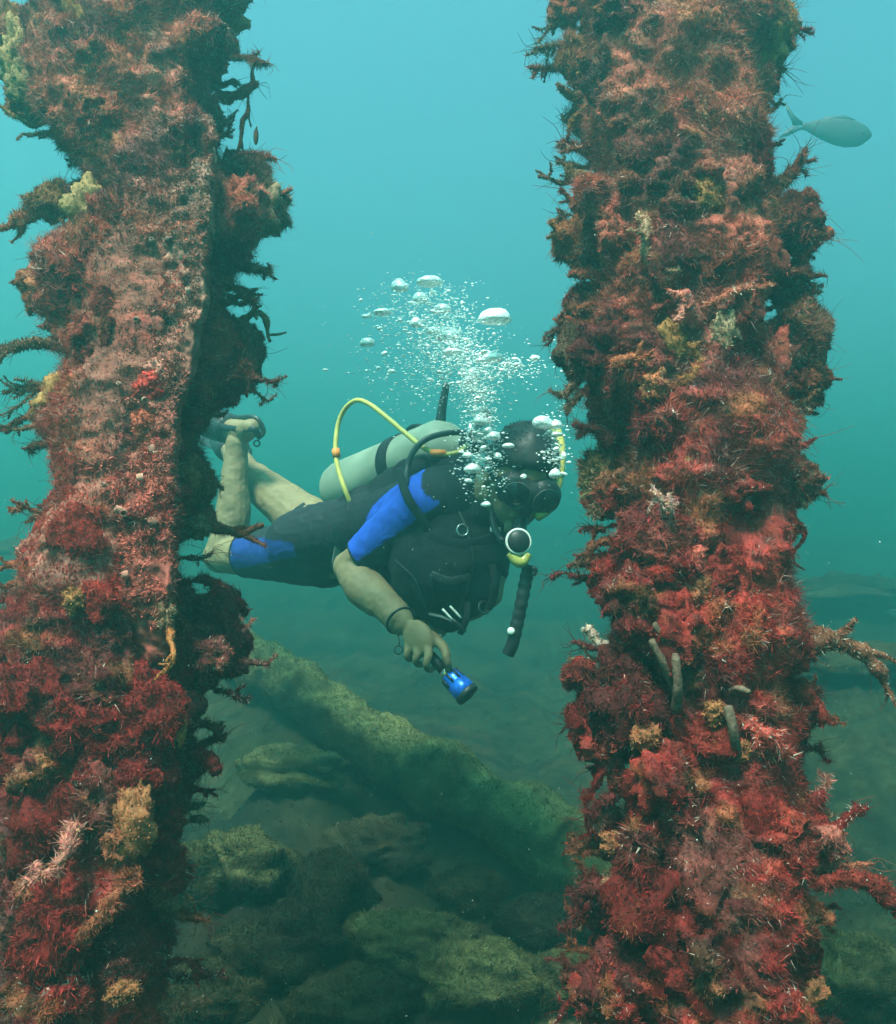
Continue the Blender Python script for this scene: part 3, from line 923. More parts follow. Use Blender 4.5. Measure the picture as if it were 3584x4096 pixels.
Q = right
for pts, r0, r1, col, kw in [
    ([(1150, 30, 0), (1125, 20, 0), (1100, 2, 0)], .014, .006, C['rust'], {}),
    ([(1160, 190, 0), (1130, 185, 0), (1118, 168, 0)], .012, .004, C['brown'], {}),
    ([(1205, 215, .0), (1165, 225, 0), (1140, 265, 0)], .008, .006, C['ochre'] * .5, {}),
    ([(1180, 300, 0), (1150, 300, 0), (1128, 278, 0)], .012, .005, C['rust'] * .7, dict(wisps=8)),
    ([(1185, 352, 0), (1150, 350, 0), (1135, 330, 0)], .014, .008, C['olive'] + C['rust'] * .3, dict(wisps=12)),
    ([(1190, 405, 0), (1150, 408, 0), (1125, 375, 0)], .010, .004, C['rust'] * .8, dict(wisps=8)),
    ([(1215, 500, .02), (1170, 490, .02), (1135, 470, .02), (1103, 440, .02)], .022, .006, C['ochre'] * .5 + C['rust'] * .4, {}),
    ([(1200, 555, .02), (1165, 550, .02), (1140, 545, .02)], .016, .006, C['rust'] * .8, {}),
    ([(1185, 650, .0), (1150, 650, 0), (1120, 640, 0)], .016, .010, C['rust'] * .7, {}),
    ([(1180, 640, .0), (1150, 610, 0), (1138, 588, 0)], .008, .004, C['rust'] * .6, {}),
    ([(1175, 740, .0), (1140, 770, 0), (1118, 800, 0)], .012, .005, C['brown'], dict(wisps=20)),
    ([(1185, 770, .0), (1150, 800, 0), (1140, 820, 0)], .012, .004, C['brown'], dict(wisps=12)),
    ([(1230, 880, .03), (1190, 858, .03), (1150, 850, .03)], .018, .006, C['maroon'] + C['rust'] * .2, dict(wisps=14)),
    ([(1230, 950, .02), (1190, 960, .02), (1165, 965, .02)], .006, .004, C['olive'], dict(fuzz=1.5)),
    ([(1235, 960, .02), (1195, 985, .02), (1160, 1000, .02)], .008, .005, C['olive'], dict(fuzz=1.5)),
    ([(1235, 970, .02), (1205, 1010, .02), (1185, 1030, .02)], .008, .005, C['brown'], dict(fuzz=1.5)),
    ([(1210, 1060, .02), (1190, 1070, .02), (1175, 1090, .02)], .005, .003, C['rust'] * .6, {}),
    ([(1215, 1290, .02), (1190, 1280, .02), (1178, 1260, .02)], .014, .014, C['pale'] * .7 + C['pink'] * .3, dict(tips=C['pale'])),
    ([(1230, 1620, .04), (1205, 1620, .04), (1190, 1660, .04)], .010, .006, C['pink'] * .6, dict(tips=C['pale'])),
    ([(1200, 1770, .02), (1165, 1790, .02), (1150, 1850, .02)], .024, .010, C['maroon'], dict(wisps=20)),
    ([(1540, 55, .0), (1580, 55, 0), (1622, 58, 0)], .003, .003, C['crimson'] * .6, {}),
    ([(1520, 180, .0), (1522, 150, 0), (1512, 200, 0)], .006, .004, C['rust'], {}),
    ([(1510, 245, .0), (1540, 225, 0), (1568, 200, 0)], .008, .002, C['brown'], dict(wisps=8)),
    ([(1500, 280, .0), (1530, 284, 0), (1560, 290, 0)], .007, .003, C['rust'] * .7, {}),
    ([(1545, 385, .0), (1580, 350, 0), (1608, 300, 0)], .022, .004, C['rust'] * .6, dict(wisps=40, wisp_len=.06)),
    ([(1580, 450, .02), (1630, 470, .02), (1662, 462, .02)], .012, .012, C['rust'], dict(wisps=26, wisp_len=.07)),
    ([(1560, 640, .0), (1600, 640, 0), (1610, 600, 0)], .014, .004, C['rust'] * .7, dict(wisps=20)),
    ([(1560, 700, .0), (1610, 690, 0), (1640, 660, 0)], .010, .003, C['brown'], dict(wisps=34, wisp_len=.06)),
    ([(1560, 760, .0), (1610, 770, 0), (1652, 738, 0)], .010, .008, C['rust'] * .7, dict(wisps=24, wisp_len=.06)),
    ([(1560, 800, .0), (1600, 830, 0), (1605, 870, 0)], .012, .004, C['brown'], dict(wisps=20)),
    ([(1555, 890, .0), (1590, 890, 0), (1632, 878, 0)], .009, .003, C['crimson'] * .6, dict(wisps=12)),
    ([(1555, 900, .02), (1575, 870, .02), (1600, 850, .02)], .007, .003, C['brown'], dict(wisps=12)),
    ([(1555, 950, .0), (1600, 960, 0), (1650, 985, 0)], .020, .006, C['rust'] * .6, dict(wisps=30, wisp_len=.06)),
    ([(1565, 1000, .0), (1590, 990, 0), (1610, 1010, 0)], .008, .010, C['tan'], {}),
    ([(1560, 1030, .0), (1600, 1045, 0), (1606, 1080, 0), (1578, 1122, 0)], .007, .003, C['crimson'] * .5, dict(fuzz=.4)),
    ([(1585, 1300, .02), (1650, 1285, .03), (1720, 1298, .03), (1762, 1335, .03), (1775, 1395, .03)], .028, .007, C['rust'] * .5 + C['brown'] * .4, dict(tips=C['pale'], wisps=18)),
    ([(1590, 1370, .04), (1630, 1410, .04), (1642, 1460, .04)], .024, .008, C['crimson'] * .6 + C['rust'] * .2, {}),
    ([(1605, 1620, .02), (1635, 1590, .02), (1662, 1548, .02)], .007, .004, C['pink'] * .8, dict(tips=C['pale'], fuzz=1.3)),
    ([(1620, 1660, .04), (1680, 1650, .04), (1715, 1612, .04)], .020, .010, C['crimson'] * .6, dict(wisps=20, tips=C['pale'])),
    ([(1620, 1680, .06), (1670, 1670, .06), (1690, 1710, .06)], .022, .014, C['pink'] * .5 + C['crimson'] * .4, {}),
    ([(1620, 1735, .02), (1680, 1730, .02), (1745, 1722, .02)], .009, .003, C['rust'] + C['pink'] * .2, dict(wisps=20)),
    ([(1630, 1770, .05), (1700, 1755, .05), (1760, 1780, .05), (1800, 1830, .05)], .014, .020, C['crimson'] * .5 + C['rust'] * .2, dict(wisps=12)),
    ([(1600, 1810, .05), (1640, 1825, .05), (1660, 1845, .05)], .012, .010, C['rust'], {}),
    ([(1380, 650, .13), (1385, 610, .17), (1372, 580, .18)], .018, .012, C['pink'] * .7 + C['red'] * .3, dict(tips=C['pale'])),
    ([(1375, 610, .17), (1360, 635, .18), (1348, 643, .18)], .006, .004, C['pink'], {}),
    ([(1400, 620, .14), (1470, 580, .16), (1540, 572, .12)], .010, .008, C['rust'] + C['pink'] * .2, dict(tips=C['pale'])),
    ([(1330, 1040, .14), (1318, 1000, .17), (1300, 970, .17)], .005, .003, C['pink'] * .7 + C['pale'] * .3, dict(tips=C['pale'])),
    ([(1335, 1040, .14), (1345, 1010, .17), (1340, 985, .17)], .005, .003, C['pink'] * .7 + C['pale'] * .3, dict(tips=C['pale'])),
    ([(1280, 430, .14), (1290, 480, .17), (1305, 545, .16)], .012, .006, C['tan'] + C['pink'] * .2, {}),
    ([(1480, 1440, .13), (1530, 1470, .15), (1580, 1510, .13)], .016, .010, C['red'] * .8 + C['pink'] * .2, dict(tips=C['pale'])),
    ([(1370, 770, .15), (1400, 720, .16), (1385, 690, .16)], .018, .008, C['ochre'] * .6 + C['rust'] * .3, {}),
    ([(1230, 730, .12), (1270, 715, .15), (1310, 740, .15)], .016, .008, C['rust'] + C['ochre'] * .2, {}),
    ([(1430, 830, .14), (1470, 845, .16), (1520, 880, .14)], .012, .008, C['tan'] * .8, {}),
]:
    Q.arm(pts, r0, r1, col, **kw)
for px, py, w, r, col, tilt in [
    (1532, 75, .02, (.036, .034, .050), C['ochre'] * 1.1, .1), (1520, 25, .05, (.026, .024, .03), C['ochre'] * .8 + C['pink'] * .3, 0),
    (1345, 690, .145, (.026, .016, .034), C['ochre'] * .75, 0), (1395, 940, .15, (.026, .018, .026), C['ochre'] * .9 + C['red'] * .2, 0),
    (1310, 770, .15, (.020, .014, .022), C['rust'] + C['ochre'] * .3, 0), (1480, 1500, .14, (.020, .014, .018), C['ochre'] * .8, 0),
    (1430, 1425, .155, (.016, .012, .014), C['ochre'] * 1.1, 0), (1290, 1470, .14, (.024, .016, .022), C['ochre'] * .6 + C['rust'] * .5, 0),
    (1395, 1180, .15, (.022, .014, .016), C['rust'] + C['ochre'] * .2, .2), (1500, 1260, .13, (.022, .014, .024), C['rust'] + C['ochre'] * .2, 0),
    (1230, 1690, .10, (.020, .018, .018), C['ochre'] * .5 + C['rust'] * .4, 0), (1380, 120, .15, (.026, .014, .026), C['tan'] * .8, 0),
    (1410, 390, .15, (.022, .014, .026), C['ochre'] * .6, 0), (1470, 980, .14, (.026, .014, .018), C['olive'] * 1.1, 0),
    (1230, 1780, .10, (.018, .016, .022), C['tan'] * .6, 0), (1610, 1980, .08, (.034, .03, .030), C['ochre'] * .6 + C['rust'] * .4, 0),
    (1450, 670, .15, (.018, .010, .030), C['tan'], 0), (1400, 230, .15, (.018, .012, .022), C['ochre'] * .5 + C['pink'] * .3, .4),
    (1500, 1190, .14, (.012, .008, .010), C['tan'] * .8, 0), (1390, 1115, .15, (.02, .012, .016), C['red'] + C['pink'] * .3, .4),
]:
    Q.sponge(px, py, w, r, col, tilt=tilt)
for px, py, w, r, col in [
    (1163, 1350, .0, (.022, .022, .024), C['crimson'] * .7 + C['pink'] * .15), (1172, 1445, .0, (.022, .022, .042), C['crimson'] * .6),
    (1575, 1310, .05, (.030, .03, .032), C['crimson'] * .8), (1595, 440, .02, (.032, .03, .036), C['rust'] * .6 + C['maroon'] * .4),
    (1600, 700, -.02, (.035, .03, .05), C['brown'] * .8), (1215, 1155, .05, (.026, .026, .03), C['crimson'] * .8),
    (1230, 700, .08, (.05, .04, .05), C['maroon']), (1330, 830, .13, (.04, .03, .05), C['maroon'] + C['crimson'] * .2),
    (1460, 800, .13, (.04, .03, .05), C['crimson'] * .7), (1300, 1080, .13, (.04, .03, .05), C['maroon'] + C['crimson'] * .2),
    (1340, 1140, .13, (.045, .03, .03), C['red'] * .8), (1440, 1140, .13, (.04, .03, .03), C['red'] * .7),
    (1260, 1400, .12, (.05, .03, .06), C['maroon']), (1400, 1350, .12, (.05, .03, .05), C['maroon'] + C['crimson'] * .3),
    (1420, 1480, .13, (.05, .03, .04), C['red'] * .7), (1330, 1600, .12, (.05, .03, .06), C['crimson'] * .5), (1500, 1620, .12, (.06, .03, .05), C['crimson'] * .8),
    (1300, 1800, .13, (.05, .03, .06), C['crimson'] * .6), (1450, 1780, .13, (.06, .03, .06), C['maroon'] * 1.4), (1400, 1950, .13, (.06, .03, .05), C['crimson'] * .7),
    (1540, 1900, .10, (.05, .03, .06), C['crimson'] * .5), (1250, 1960, .10, (.05, .03, .05), C['maroon'] * 1.4), (1245, 150, .10, (.05, .03, .05), C['dark'] * 1.8),
    (1430, 60, .12, (.05, .03, .04), C['brown'] * .5), (1300, 330, .13, (.05, .03, .05), C['maroon'] * .9 + C['brown'] * .2), (1500, 330, .10, (.03, .03, .05), C['crimson'] * .5),
    (1400, 300, .14, (.03, .02, .04), C['pink'] * .5 + C['rust'] * .2), (1330, 200, .14, (.03, .02, .03), C['rust'] * .6), (1440, 530, .13, (.05, .03, .04), C['rust'] * .6 + C['maroon'] * .4),
]:
    Q.clump(px, py, w - (.012 if w > .08 else 0), r, col * .85, 5000, .6, 'algae_clump', 1.15)
for px, py, w, r, col in [(1545, 60, .0, (.034, .03, .05), C['ochre'] * .9), (1150, 120, .0, (.026, .026, .04), C['ochre'] * .4 + C['brown'] * .5), (1560, 560, -.02, (.034, .03, .036), C['brown'] * .9),
                          (1600, 660, -.02, (.045, .035, .05), C['brown'] * .7 + C['rust'] * .2), (1610, 760, -.02, (.035, .03, .04), C['rust'] * .6), (1150, 480, .0, (.03, .026, .03), C['ochre'] * .4 + C['rust'] * .4),
                          (1155, 700, .0, (.034, .03, .045), C['brown'] * .7), (1590, 960, -.01, (.034, .03, .034), C['brown'] * .7 + C['rust'] * .2), (1205, 950, .0, (.03, .028, .03), C['olive'] * .8)]:
    Q.clump(px, py, w, r, col, 4500, .55, 'algae_clump', 1.25)
# grey finger sponges
for pts, r0, r1 in [([(1350, 1385, .13), (1330, 1335, .155), (1302, 1280, .165)], .0085, .0075), ([(1352, 1420, .14), (1356, 1370, .165), (1350, 1308, .17)], .0100, .0080),
                    ([(1475, 1520, .13), (1468, 1470, .165), (1456, 1412, .17)], .0095, .0105), ([(1332, 1300, .14), (1325, 1275, .16), (1308, 1246, .165)], .0065, .0055),
                    ([(1460, 1380, .14), (1480, 1378, .16), (1500, 1385, .17)], .007, .006)]:
    pa = smooth_path([Q.at(*q) for q in pts], 14)
    rr = 0.68 * np.linspace(r0, r1, 14) * (1 + 0.10 * noise(pa, 70, 5))
    rr[-2:] *= (0.95, 0.72)
    v, f4, f3 = tube(pa, rr, 14)
    v = v + 0.0012 * fbm(v, 220, 2, 8)[:, None]
    Buf().add(v, f4, f3, np.array((0.125, 0.075, 0.052)) * (1 + 0.4 * fbm(v, 120, 3, 4))[:, None]).build('finger_sponge', M['sponge'], Q.root)
Q.close()
# ------------------------------------------------------------------ rocks and the fallen pile on the seabed
rg = np.random.default_rng(77)


def weed(buf, v, f4, f3, n, tint, size=1.0, seed=0, silt=0.5):
    p, nn = sample(v, f4, f3, n, rg)
    up = (np.clip((nn[:, 2] - 0.25) / 0.6, 0, 1) * silt)[:, None]
    col = (silt_colour(p, seed) * 1.5 * tint * (1 - up) + np.array((0.17, 0.15, 0.06)) * up) * rg.uniform(0.65, 1.5, (n, 1))
    lean = np.stack([noise(p, 30.0, 700 + q) for q in range(3)], 1)
    hairs(buf, p, nn * 0.7 + 1.2 * lean + 0.5 * rg.normal(size=p.shape), size * rg.uniform(0.005, 0.016, n), size * rg.uniform(0.0016, 0.0036, n), col.clip(0.004, 0.9), rg)


TINT = [np.array((0.95, 0.88, 0.78)), np.array((0.80, 0.62, 0.56)), np.array((1.35, 1.3, 0.95))]
for k, (px, py, d, rx, ry, ti, lab) in enumerate(ROCKS):
    s = d / F_PX
    c = P(px, py, d)
    v, f4, f3 = lump(c, (rx * s, rx * s * 0.8, ry * s * 1.15), 300 + k, 0.30, 2.6, 28, 40)
    v = v + norm(v - c) * (0.05 * rx * s * 4 * fbm(v, 14, 4, 90 + k))[:, None]
    root = tag(empty('boulder', (c[0], c[1], c[2] - ry * s)), lab, 'rock', 'rocks on the seabed')
    t = TINT[ti]
    base_c = silted(v, f4, f3, silt_colour(v, k) * t, (0.40, 0.06, 0.50)[ti])
    Buf().add(v, f4, f3, base_c.clip(0.004, 0.9)).build('stone', M['seabed'], root)
    if d < 4:
        w = Buf()
        weed(w, v, f4, f3, 14000 if d < 2.6 else 6000, t, 1.0, k, (0.40, 0.06, 0.50)[ti])
        tag(w.build('weed', M['silt'], root), kind='stuff')

root = tag(empty('fallen_pile', RIDGE[4] - np.array((0, 0, 0.15))), 'fallen pile furred with green weed lying across the seabed', 'pile')
pa = smooth_path(RIDGE, 120)
rr = 0.112 * (1 + 0.28 * fbm(pa, 3.0, 3, 5) + 0.18 * noise(pa, 11, 6))
v, f4, f3 = tube(pa, np.stack([rr * 1.15, rr], 1), 40, True, up=(0, 0, 1))
v = v + np.array((0, 0, 1)) * (0.06 * fbm(v, 6, 4, 12))[:, None] + 0.05 * (fbm(v, 17, 3, 44))[:, None] * norm(rg.normal(size=(1, 3)))
fp_tint = np.array((1.9, 1.65, 1.2))
Buf().add(v, f4, f3, silted(v, f4, f3, silt_colour(v, 3) * fp_tint, 1.0).clip(0.004, 0.9)).build('encrusted_core', M['seabed'], root)
w = Buf()
weed(w, v, f4, f3, 90000, fp_tint, 1.2, 3, 1.0)
tag(w.build('weed', M['silt'], root), kind='stuff')

# low weed over the seabed in view
n = 150000
yy = 1.7 + 5.0 * rg.random(n) ** 2.4
xx = (rg.random(n) - 0.5) * 1.25 * (yy + 0.4)
zz = seabed_z(xx, yy)
p = np.stack([xx, yy, zz - 0.002], 1)
keep = rg.random(n) < np.clip(0.95 + 0.8 * fbm(p, 4.0, 3, 71), 0.5, 1)
p = p[keep]; n = len(p)
w = Buf()
col = silt_colour(p) * 1.7 * rg.uniform(0.6, 1.7, (n, 1))
lean = np.stack([noise(p, 30.0, 700 + q) for q in range(3)], 1)
hairs(w, p, np.array((0, 0, 0.6)) + 1.1 * lean + 0.5 * rg.normal(size=p.shape), rg.uniform(0.006, 0.020, n), rg.uniform(0.002, 0.0045, n), col.clip(0.004, 0.9), rg)
tag(w.build('seabed_weed', M['silt']), 'short green brown weed carpeting the seabed', 'weed', kind='stuff')

# ------------------------------------------------------------------ the diver
M['skin'] = mat_plain('skin', (0.215, 0.150, 0.082), 0.6, 0.25, vary=0.16, scale=22, bump=0.15, sss=0.12)
M['neoprene'] = mat_plain('neoprene', (1, 1, 1), 0.75, 0.25, vary=0.22, scale=30, attr=True, bump=0.35)
M['black_fabric'] = mat_plain('black_fabric', (0.009, 0.010, 0.013), 0.85, 0.2, vary=0.3, scale=30, bump=0.5)
M['black_rubber'] = mat_plain('black_rubber', (0.014, 0.016, 0.018), 0.45, 0.4, vary=0.25, scale=40, bump=0.1)
M['grey_fabric'] = mat_plain('grey_fabric', (0.10, 0.12, 0.11), 0.8, 0.25, vary=0.3, scale=30, bump=0.5)
M['hair'] = mat_plain('hair', (0.012, 0.012, 0.014), 0.5, 0.35, vary=0.3, scale=60)
M['tank_paint'] = mat_plain('tank_paint', (0.20, 0.235, 0.18), 0.55, 0.4, vary=0.24, scale=11, bump=0.04)
M['yellow_rubber'] = mat_plain('yellow_rubber', (0.52, 0.43, 0.11), 0.5, 0.4, vary=0.15, scale=40)
M['orange_plastic'] = mat_plain('orange_plastic', (0.75, 0.22, 0.04), 0.5, 0.4)
M['blue_metal'] = mat_plain('blue_anodised_metal', (0.02, 0.14, 0.75), 0.3, 0.6, metallic=0.55, vary=0.15, scale=60)
M['pale_plastic'] = mat_plain('pale_plastic', (0.72, 0.72, 0.66), 0.4, 0.5)
M['steel'] = mat_plain('worn_steel', (0.55, 0.55, 0.53), 0.3, 0.5, metallic=0.9)
m, N, L = new_mat('dark_glass')
out = N.new('ShaderNodeOutputMaterial'); pr = N.new('ShaderNodeBsdfPrincipled')
pr.inputs['Base Color'].default_value = (0.01, 0.014, 0.016, 1); pr.inputs['Roughness'].default_value = 0.12
pr.inputs['Specular IOR Level'].default_value = 0.8
L.new(pr.outputs[0], out.inputs['Surface'])
M['dark_glass'] = m
m, N, L = new_mat('clear_yellow_plastic')
out = N.new('ShaderNodeOutputMaterial'); pr = N.new('ShaderNodeBsdfPrincipled')
pr.inputs['Base Color'].default_value = (0.55, 0.50, 0.12, 1); pr.inputs['Roughness'].default_value = 0.25
pr.inputs['Transmission Weight'].default_value = 0.35
L.new(pr.outputs[0], out.inputs['Surface'])
M['clear_yellow'] = m


def cv(r, u, f):
    """a direction in right, up, towards-us terms"""
    return RT * r + UP * u - FW * f


def remesh(shapes, voxel, smooth=6, colour=None):
    """fuse overlapping shapes into one continuous surface; returns a Buf-like mesh"""
    b = Buf()
    for s in shapes:
        b.add(*s)
    me = b.mesh('tmp')
    ob = bpy.data.objects.new('tmp', me)
    COL.objects.link(ob)
    md = ob.modifiers.new('r', 'REMESH'); md.mode = 'VOXEL'; md.voxel_size = voxel; md.use_smooth_shade = True
    sm = ob.modifiers.new('s', 'SMOOTH'); sm.factor = 0.5; sm.iterations = smooth
    dg = bpy.context.evaluated_depsgraph_get()
    res = bpy.data.meshes.new_from_object(ob.evaluated_get(dg))
    bpy.data.objects.remove(ob)
    nv = len(res.vertices)
    co = np.empty(nv * 3, np.float32); res.vertices.foreach_get('co', co)
    co = co.reshape(-1, 3).astype(float)
    c = colour(co) if colour is not None else np.ones((nv, 3))
    if 'Col' in res.attributes:
        res.attributes.remove(res.attributes['Col'])
    a = res.attributes.new('Col', 'FLOAT_COLOR', 'POINT')
    a.data.foreach_set('color', np.concatenate([c, np.ones((nv, 1))], 1).astype(np.float32).ravel())
    res.polygons.foreach_set('use_smooth', np.ones(len(res.polygons), bool))
    return res


def mesh_part(name, me, mat, parent):
    me.name = name
    o = bpy.data.objects.new(name, me)
    me.materials.clear()
    me.materials.append(mat)
    COL.objects.link(o)
    return adopt(o, parent) if parent else o


def part(name, shapes, mat, parent, col=(1, 1, 1), smooth=True):
    b = Buf()
    for s in shapes:
        b.add(*s, col)
    return b.build(name, mat, parent, smooth)


def limb(pts, radii, n=16, m=24, grow=0.0):
    pa = smooth_path(pts, m)
    rad = np.interp(np.linspace(0, 1, m), np.linspace(0, 1, len(radii)), radii)
    return tube(pa, rad + grow, n)


def ring(c, axis, r, t, n=28, k=8, x=None):
    """a torus"""
    axis = norm(axis)
    a1 = norm(np.cross(axis, x if x is not None else np.array((0.3, 0.2, 0.9))))
    a2 = np.cross(axis, a1)
    a = np.linspace(0, 2 * math.pi, n, endpoint=False)
    q = np.linspace(0, 2 * math.pi, k, endpoint=False)
    v = []
    for t_ in a:
        o = a1 * math.cos(t_) + a2 * math.sin(t_)
        v.append(np.asarray(c) + np.outer(r + t * np.cos(q), o) + np.outer(t * np.sin(q), axis))
    v = np.concatenate(v)
    f = []
    for i in range(n):
        for j in range(k):
            f.append([i * k + j, ((i + 1) % n) * k + j, ((i + 1) % n) * k + (j + 1) % k, i * k + (j + 1) % k])
    return v, np.array(f), None


def disc(c, axis, r, h, n=32, bevel=0.15):
    """a short turned cylinder with softened rims"""
    axis = norm(axis)
    b = min(h * 0.3, r * bevel)
    return tube(np.array([c - axis * h / 2, c - axis * (h / 2 - b), c + axis * (h / 2 - b), c + axis * h / 2]), [r - b, r, r, r - b], n)


# joints, laid out in space to match the pose
pelvis, waist = P(625, 1092, 2.80), P(735, 1065, 2.62)
chest, upper = P(872, 1040, 2.42), P(930, 1010, 2.33)
neck = P(985, 990, 2.24)
head = P(1041, 955, 2.13)
back = norm(cv(-0.15, 0.9, -0.35))
spine = norm(upper - pelvis)
lat = norm(np.cross(spine, back))
back = np.cross(lat, spine)
r_sh, r_el, r_wr = P(868, 1003, 2.27), P(700, 1135, 2.36), P(803, 1243, 2.19)
l_sh, l_el, l_wr = P(985, 1035, 2.46), P(975, 1185, 2.40), P(890, 1240, 2.27)
r_hip, r_kn, r_an = P(655, 1102, 2.72), P(442, 1112, 3.00), P(474, 890, 3.02)
l_hip, l_kn, l_an = P(640, 1068, 2.92), P(490, 945, 3.20), P(462, 905, 3.58)

f_ = norm(cv(0.12, -0.47, 0.84))
e_ = cv(0.94, -0.22, -0.2); e_ = norm(e_ - f_ * np.dot(e_, f_))
u_ = np.cross(e_, f_)
if np.dot(u_, UP) < 0:
    u_ = -u_
HA = np.array([e_, f_, u_])                 # head axes: across, forward, up


def hp(x, y, z):
    return head + e_ * x + f_ * y + u_ * z


def torso(grow):
    pa = smooth_path([pelvis - spine * 0.07, pelvis, waist, chest, upper, neck], 30)
    a = np.interp(np.linspace(0, 1, 30), np.linspace(0, 1, 6), [0.10, 0.155, 0.145, 0.175, 0.165, 0.075]) + grow
    b = np.interp(np.linspace(0, 1, 30), np.linspace(0, 1, 6), [0.085, 0.110, 0.105, 0.120, 0.105, 0.065]) + grow
    return tube(pa, np.stack([a, b], 1), 28, True, up=back)


ARM_R = [r_sh + lat * 0, r_sh * 0.5 + r_el * 0.5 + cv(-.012, .012, 0), r_el]
body_shapes = [
    torso(0.0),
    limb([upper, neck, hp(0, -0.02, -0.06)], [0.07, 0.062, 0.058]),
    ball(head, (0.073, 0.094, 0.108), 20, 28, HA),
    ball(hp(0, 0.035, -0.060), (0.055, 0.058, 0.052), 14, 20, HA),
    ball(hp(0, 0.085, -0.095), (0.026, 0.020, 0.020), 10, 14, HA),
    limb([hp(0, 0.088, 0.020), hp(0, 0.104, -0.012), hp(0, 0.108, -0.022)], [0.010, 0.014, 0.015], 10, 8),
    ball(hp(0, 0.092, -0.058), (0.026, 0.012, 0.010), 10, 14, HA),
    ball(hp(-0.076, -0.005, -0.015), (0.011, 0.020, 0.032), 10, 14, HA),
    ball(hp(0.076, -0.005, -0.015), (0.011, 0.020, 0.032), 10, 14, HA),
    limb([upper, r_sh, r_sh * .5 + r_el * .5, r_el], [0.07, 0.062, 0.052, 0.046]),
    ball(r_sh, 0.062), ball(r_el, 0.048),
    limb([r_el, r_el * .65 + r_wr * .35 + cv(-.006, -.006, 0), r_el * .25 + r_wr * .75, r_wr], [0.046, 0.052, 0.040, 0.033]),
    limb([upper, l_sh, l_el], [0.06, 0.058, 0.044]), ball(l_el, 0.045),
    limb([l_el, l_el * .6 + l_wr * .4, l_wr], [0.044, 0.046, 0.030]),
    limb([pelvis, r_hip, r_hip * .5 + r_kn * .5, r_kn], [0.10, 0.105, 0.082, 0.058]), ball(r_kn, 0.060),
    limb([r_kn, r_kn * .68 + r_an * .32 + cv(.020, 0, 0), r_kn * .3 + r_an * .7 + cv(.008, 0, 0), r_an], [0.056, 0.062, 0.045, 0.037]),
    limb([pelvis, l_hip, l_hip * .5 + l_kn * .5, l_kn], [0.10, 0.100, 0.076, 0.056]), ball(l_kn, 0.056),
    limb([l_kn, l_kn * .65 + l_an * .35, l_an], [0.054, 0.056, 0.036]),
]
# feet
r_toe = P(398, 838, 3.16)
heel = P(503, 856, 2.98)
body_shapes += [limb([heel, P(478, 862, 3.03), r_toe], [0.030, 0.042, 0.024]), ball(heel, 0.030), ball(r_an, 0.040)]
l_toe = P(445, 888, 3.74)
body_shapes += [limb([l_an + cv(.03, .01, 0), l_an, l_toe], [0.03, 0.038, 0.022])]
# right hand, closed on the torch
K = dict(index=[(846, 1262, 2.165), (884, 1292, 2.125), (893, 1318, 2.105), (897, 1338, 2.115), (892, 1350, 2.135)],
         middle=[(836, 1268, 2.165), (857, 1302, 2.118), (852, 1328, 2.105), (859, 1340, 2.130), (872, 1334, 2.152)],
         ring=[(827, 1270, 2.170), (835, 1304, 2.132), (831, 1322, 2.128), (839, 1330, 2.150), (853, 1324, 2.166)],
         little=[(817, 1272, 2.178), (815, 1300, 2.152), (814, 1314, 2.150), (822, 1319, 2.166), (834, 1313, 2.178)])
for nm, q in K.items():
    s = {'index': 1.0, 'middle': 1.0, 'ring': 0.95, 'little': 0.85}[nm]
    body_shapes.append(limb([P(*t) for t in q], [0.0125 * s, 0.0115 * s, 0.0100 * s, 0.0090 * s, 0.0080 * s], 12, 22))
body_shapes += [limb([P(820, 1262, 2.19), P(862, 1272, 2.185), P(886, 1292, 2.178), P(897, 1314, 2.165)], [0.016, 0.014, 0.0115, 0.0095], 12, 18)]
h_dir = norm(P(862, 1305, 2.12) - r_wr)
h_nrm = norm(cv(-0.45, -0.05, 0.9)); h_nrm = norm(h_nrm - h_dir * np.dot(h_nrm, h_dir))
h_lat = np.cross(h_dir, h_nrm)
body_shapes += [ball(r_wr * .42 + P(862, 1302, 2.12) * .58, (0.042, 0.020, 0.050), 14, 20, np.array([h_lat, h_nrm, h_dir])), ball(r_wr, (0.033, 0.026, 0.034), 12, 16, np.array([h_lat, h_nrm, h_dir]))]
# left hand, tucked under the chest
for k in range(4):
    a = P(878 - k * 3, 1240 + k * 7, 2.25)
    body_shapes.append(limb([l_wr, a, a + cv(-.030, -.010, .005), a + cv(-.044, -.026, -.006)], [0.016, 0.011, 0.0095, 0.008], 10, 14))
body_shapes.append(limb([l_wr, l_wr + cv(-.02, .022, .01), l_wr + cv(-.05, .026, .012)], [0.015, 0.011, 0.009], 10, 10))
body_shapes.append(ball(l_wr + cv(-.025, -.012, 0), (0.036, 0.020, 0.036)))

diver = tag(empty('person', pelvis - np.array((0, 0, 0.12))), 'scuba diver in a black and blue wetsuit swimming between the two piles with a torch', 'person')
bm_ = remesh(body_shapes, 0.0047, 2)
bc_ = np.empty(len(bm_.vertices) * 3, np.float32); bm_.vertices.foreach_get('co', bc_)
bn_ = np.empty(len(bm_.vertices) * 3, np.float32); bm_.vertices.foreach_get('normal', bn_)
bc_, bn_ = bc_.reshape(-1, 3).astype(float), bn_.reshape(-1, 3).astype(float)
calm = np.clip(np.linalg.norm(bc_ - P(850, 1300, 2.13), axis=1) / 0.12, 0.15, 1)
bm_.vertices.foreach_set('co', (bc_ + bn_ * (calm * (0.0045 * fbm(bc_, 14, 2, 61) + 0.0012 * noise(bc_, 90, 62)))[:, None]).astype(np.float32).ravel())
mesh_part('body', bm_, M['skin'], diver)

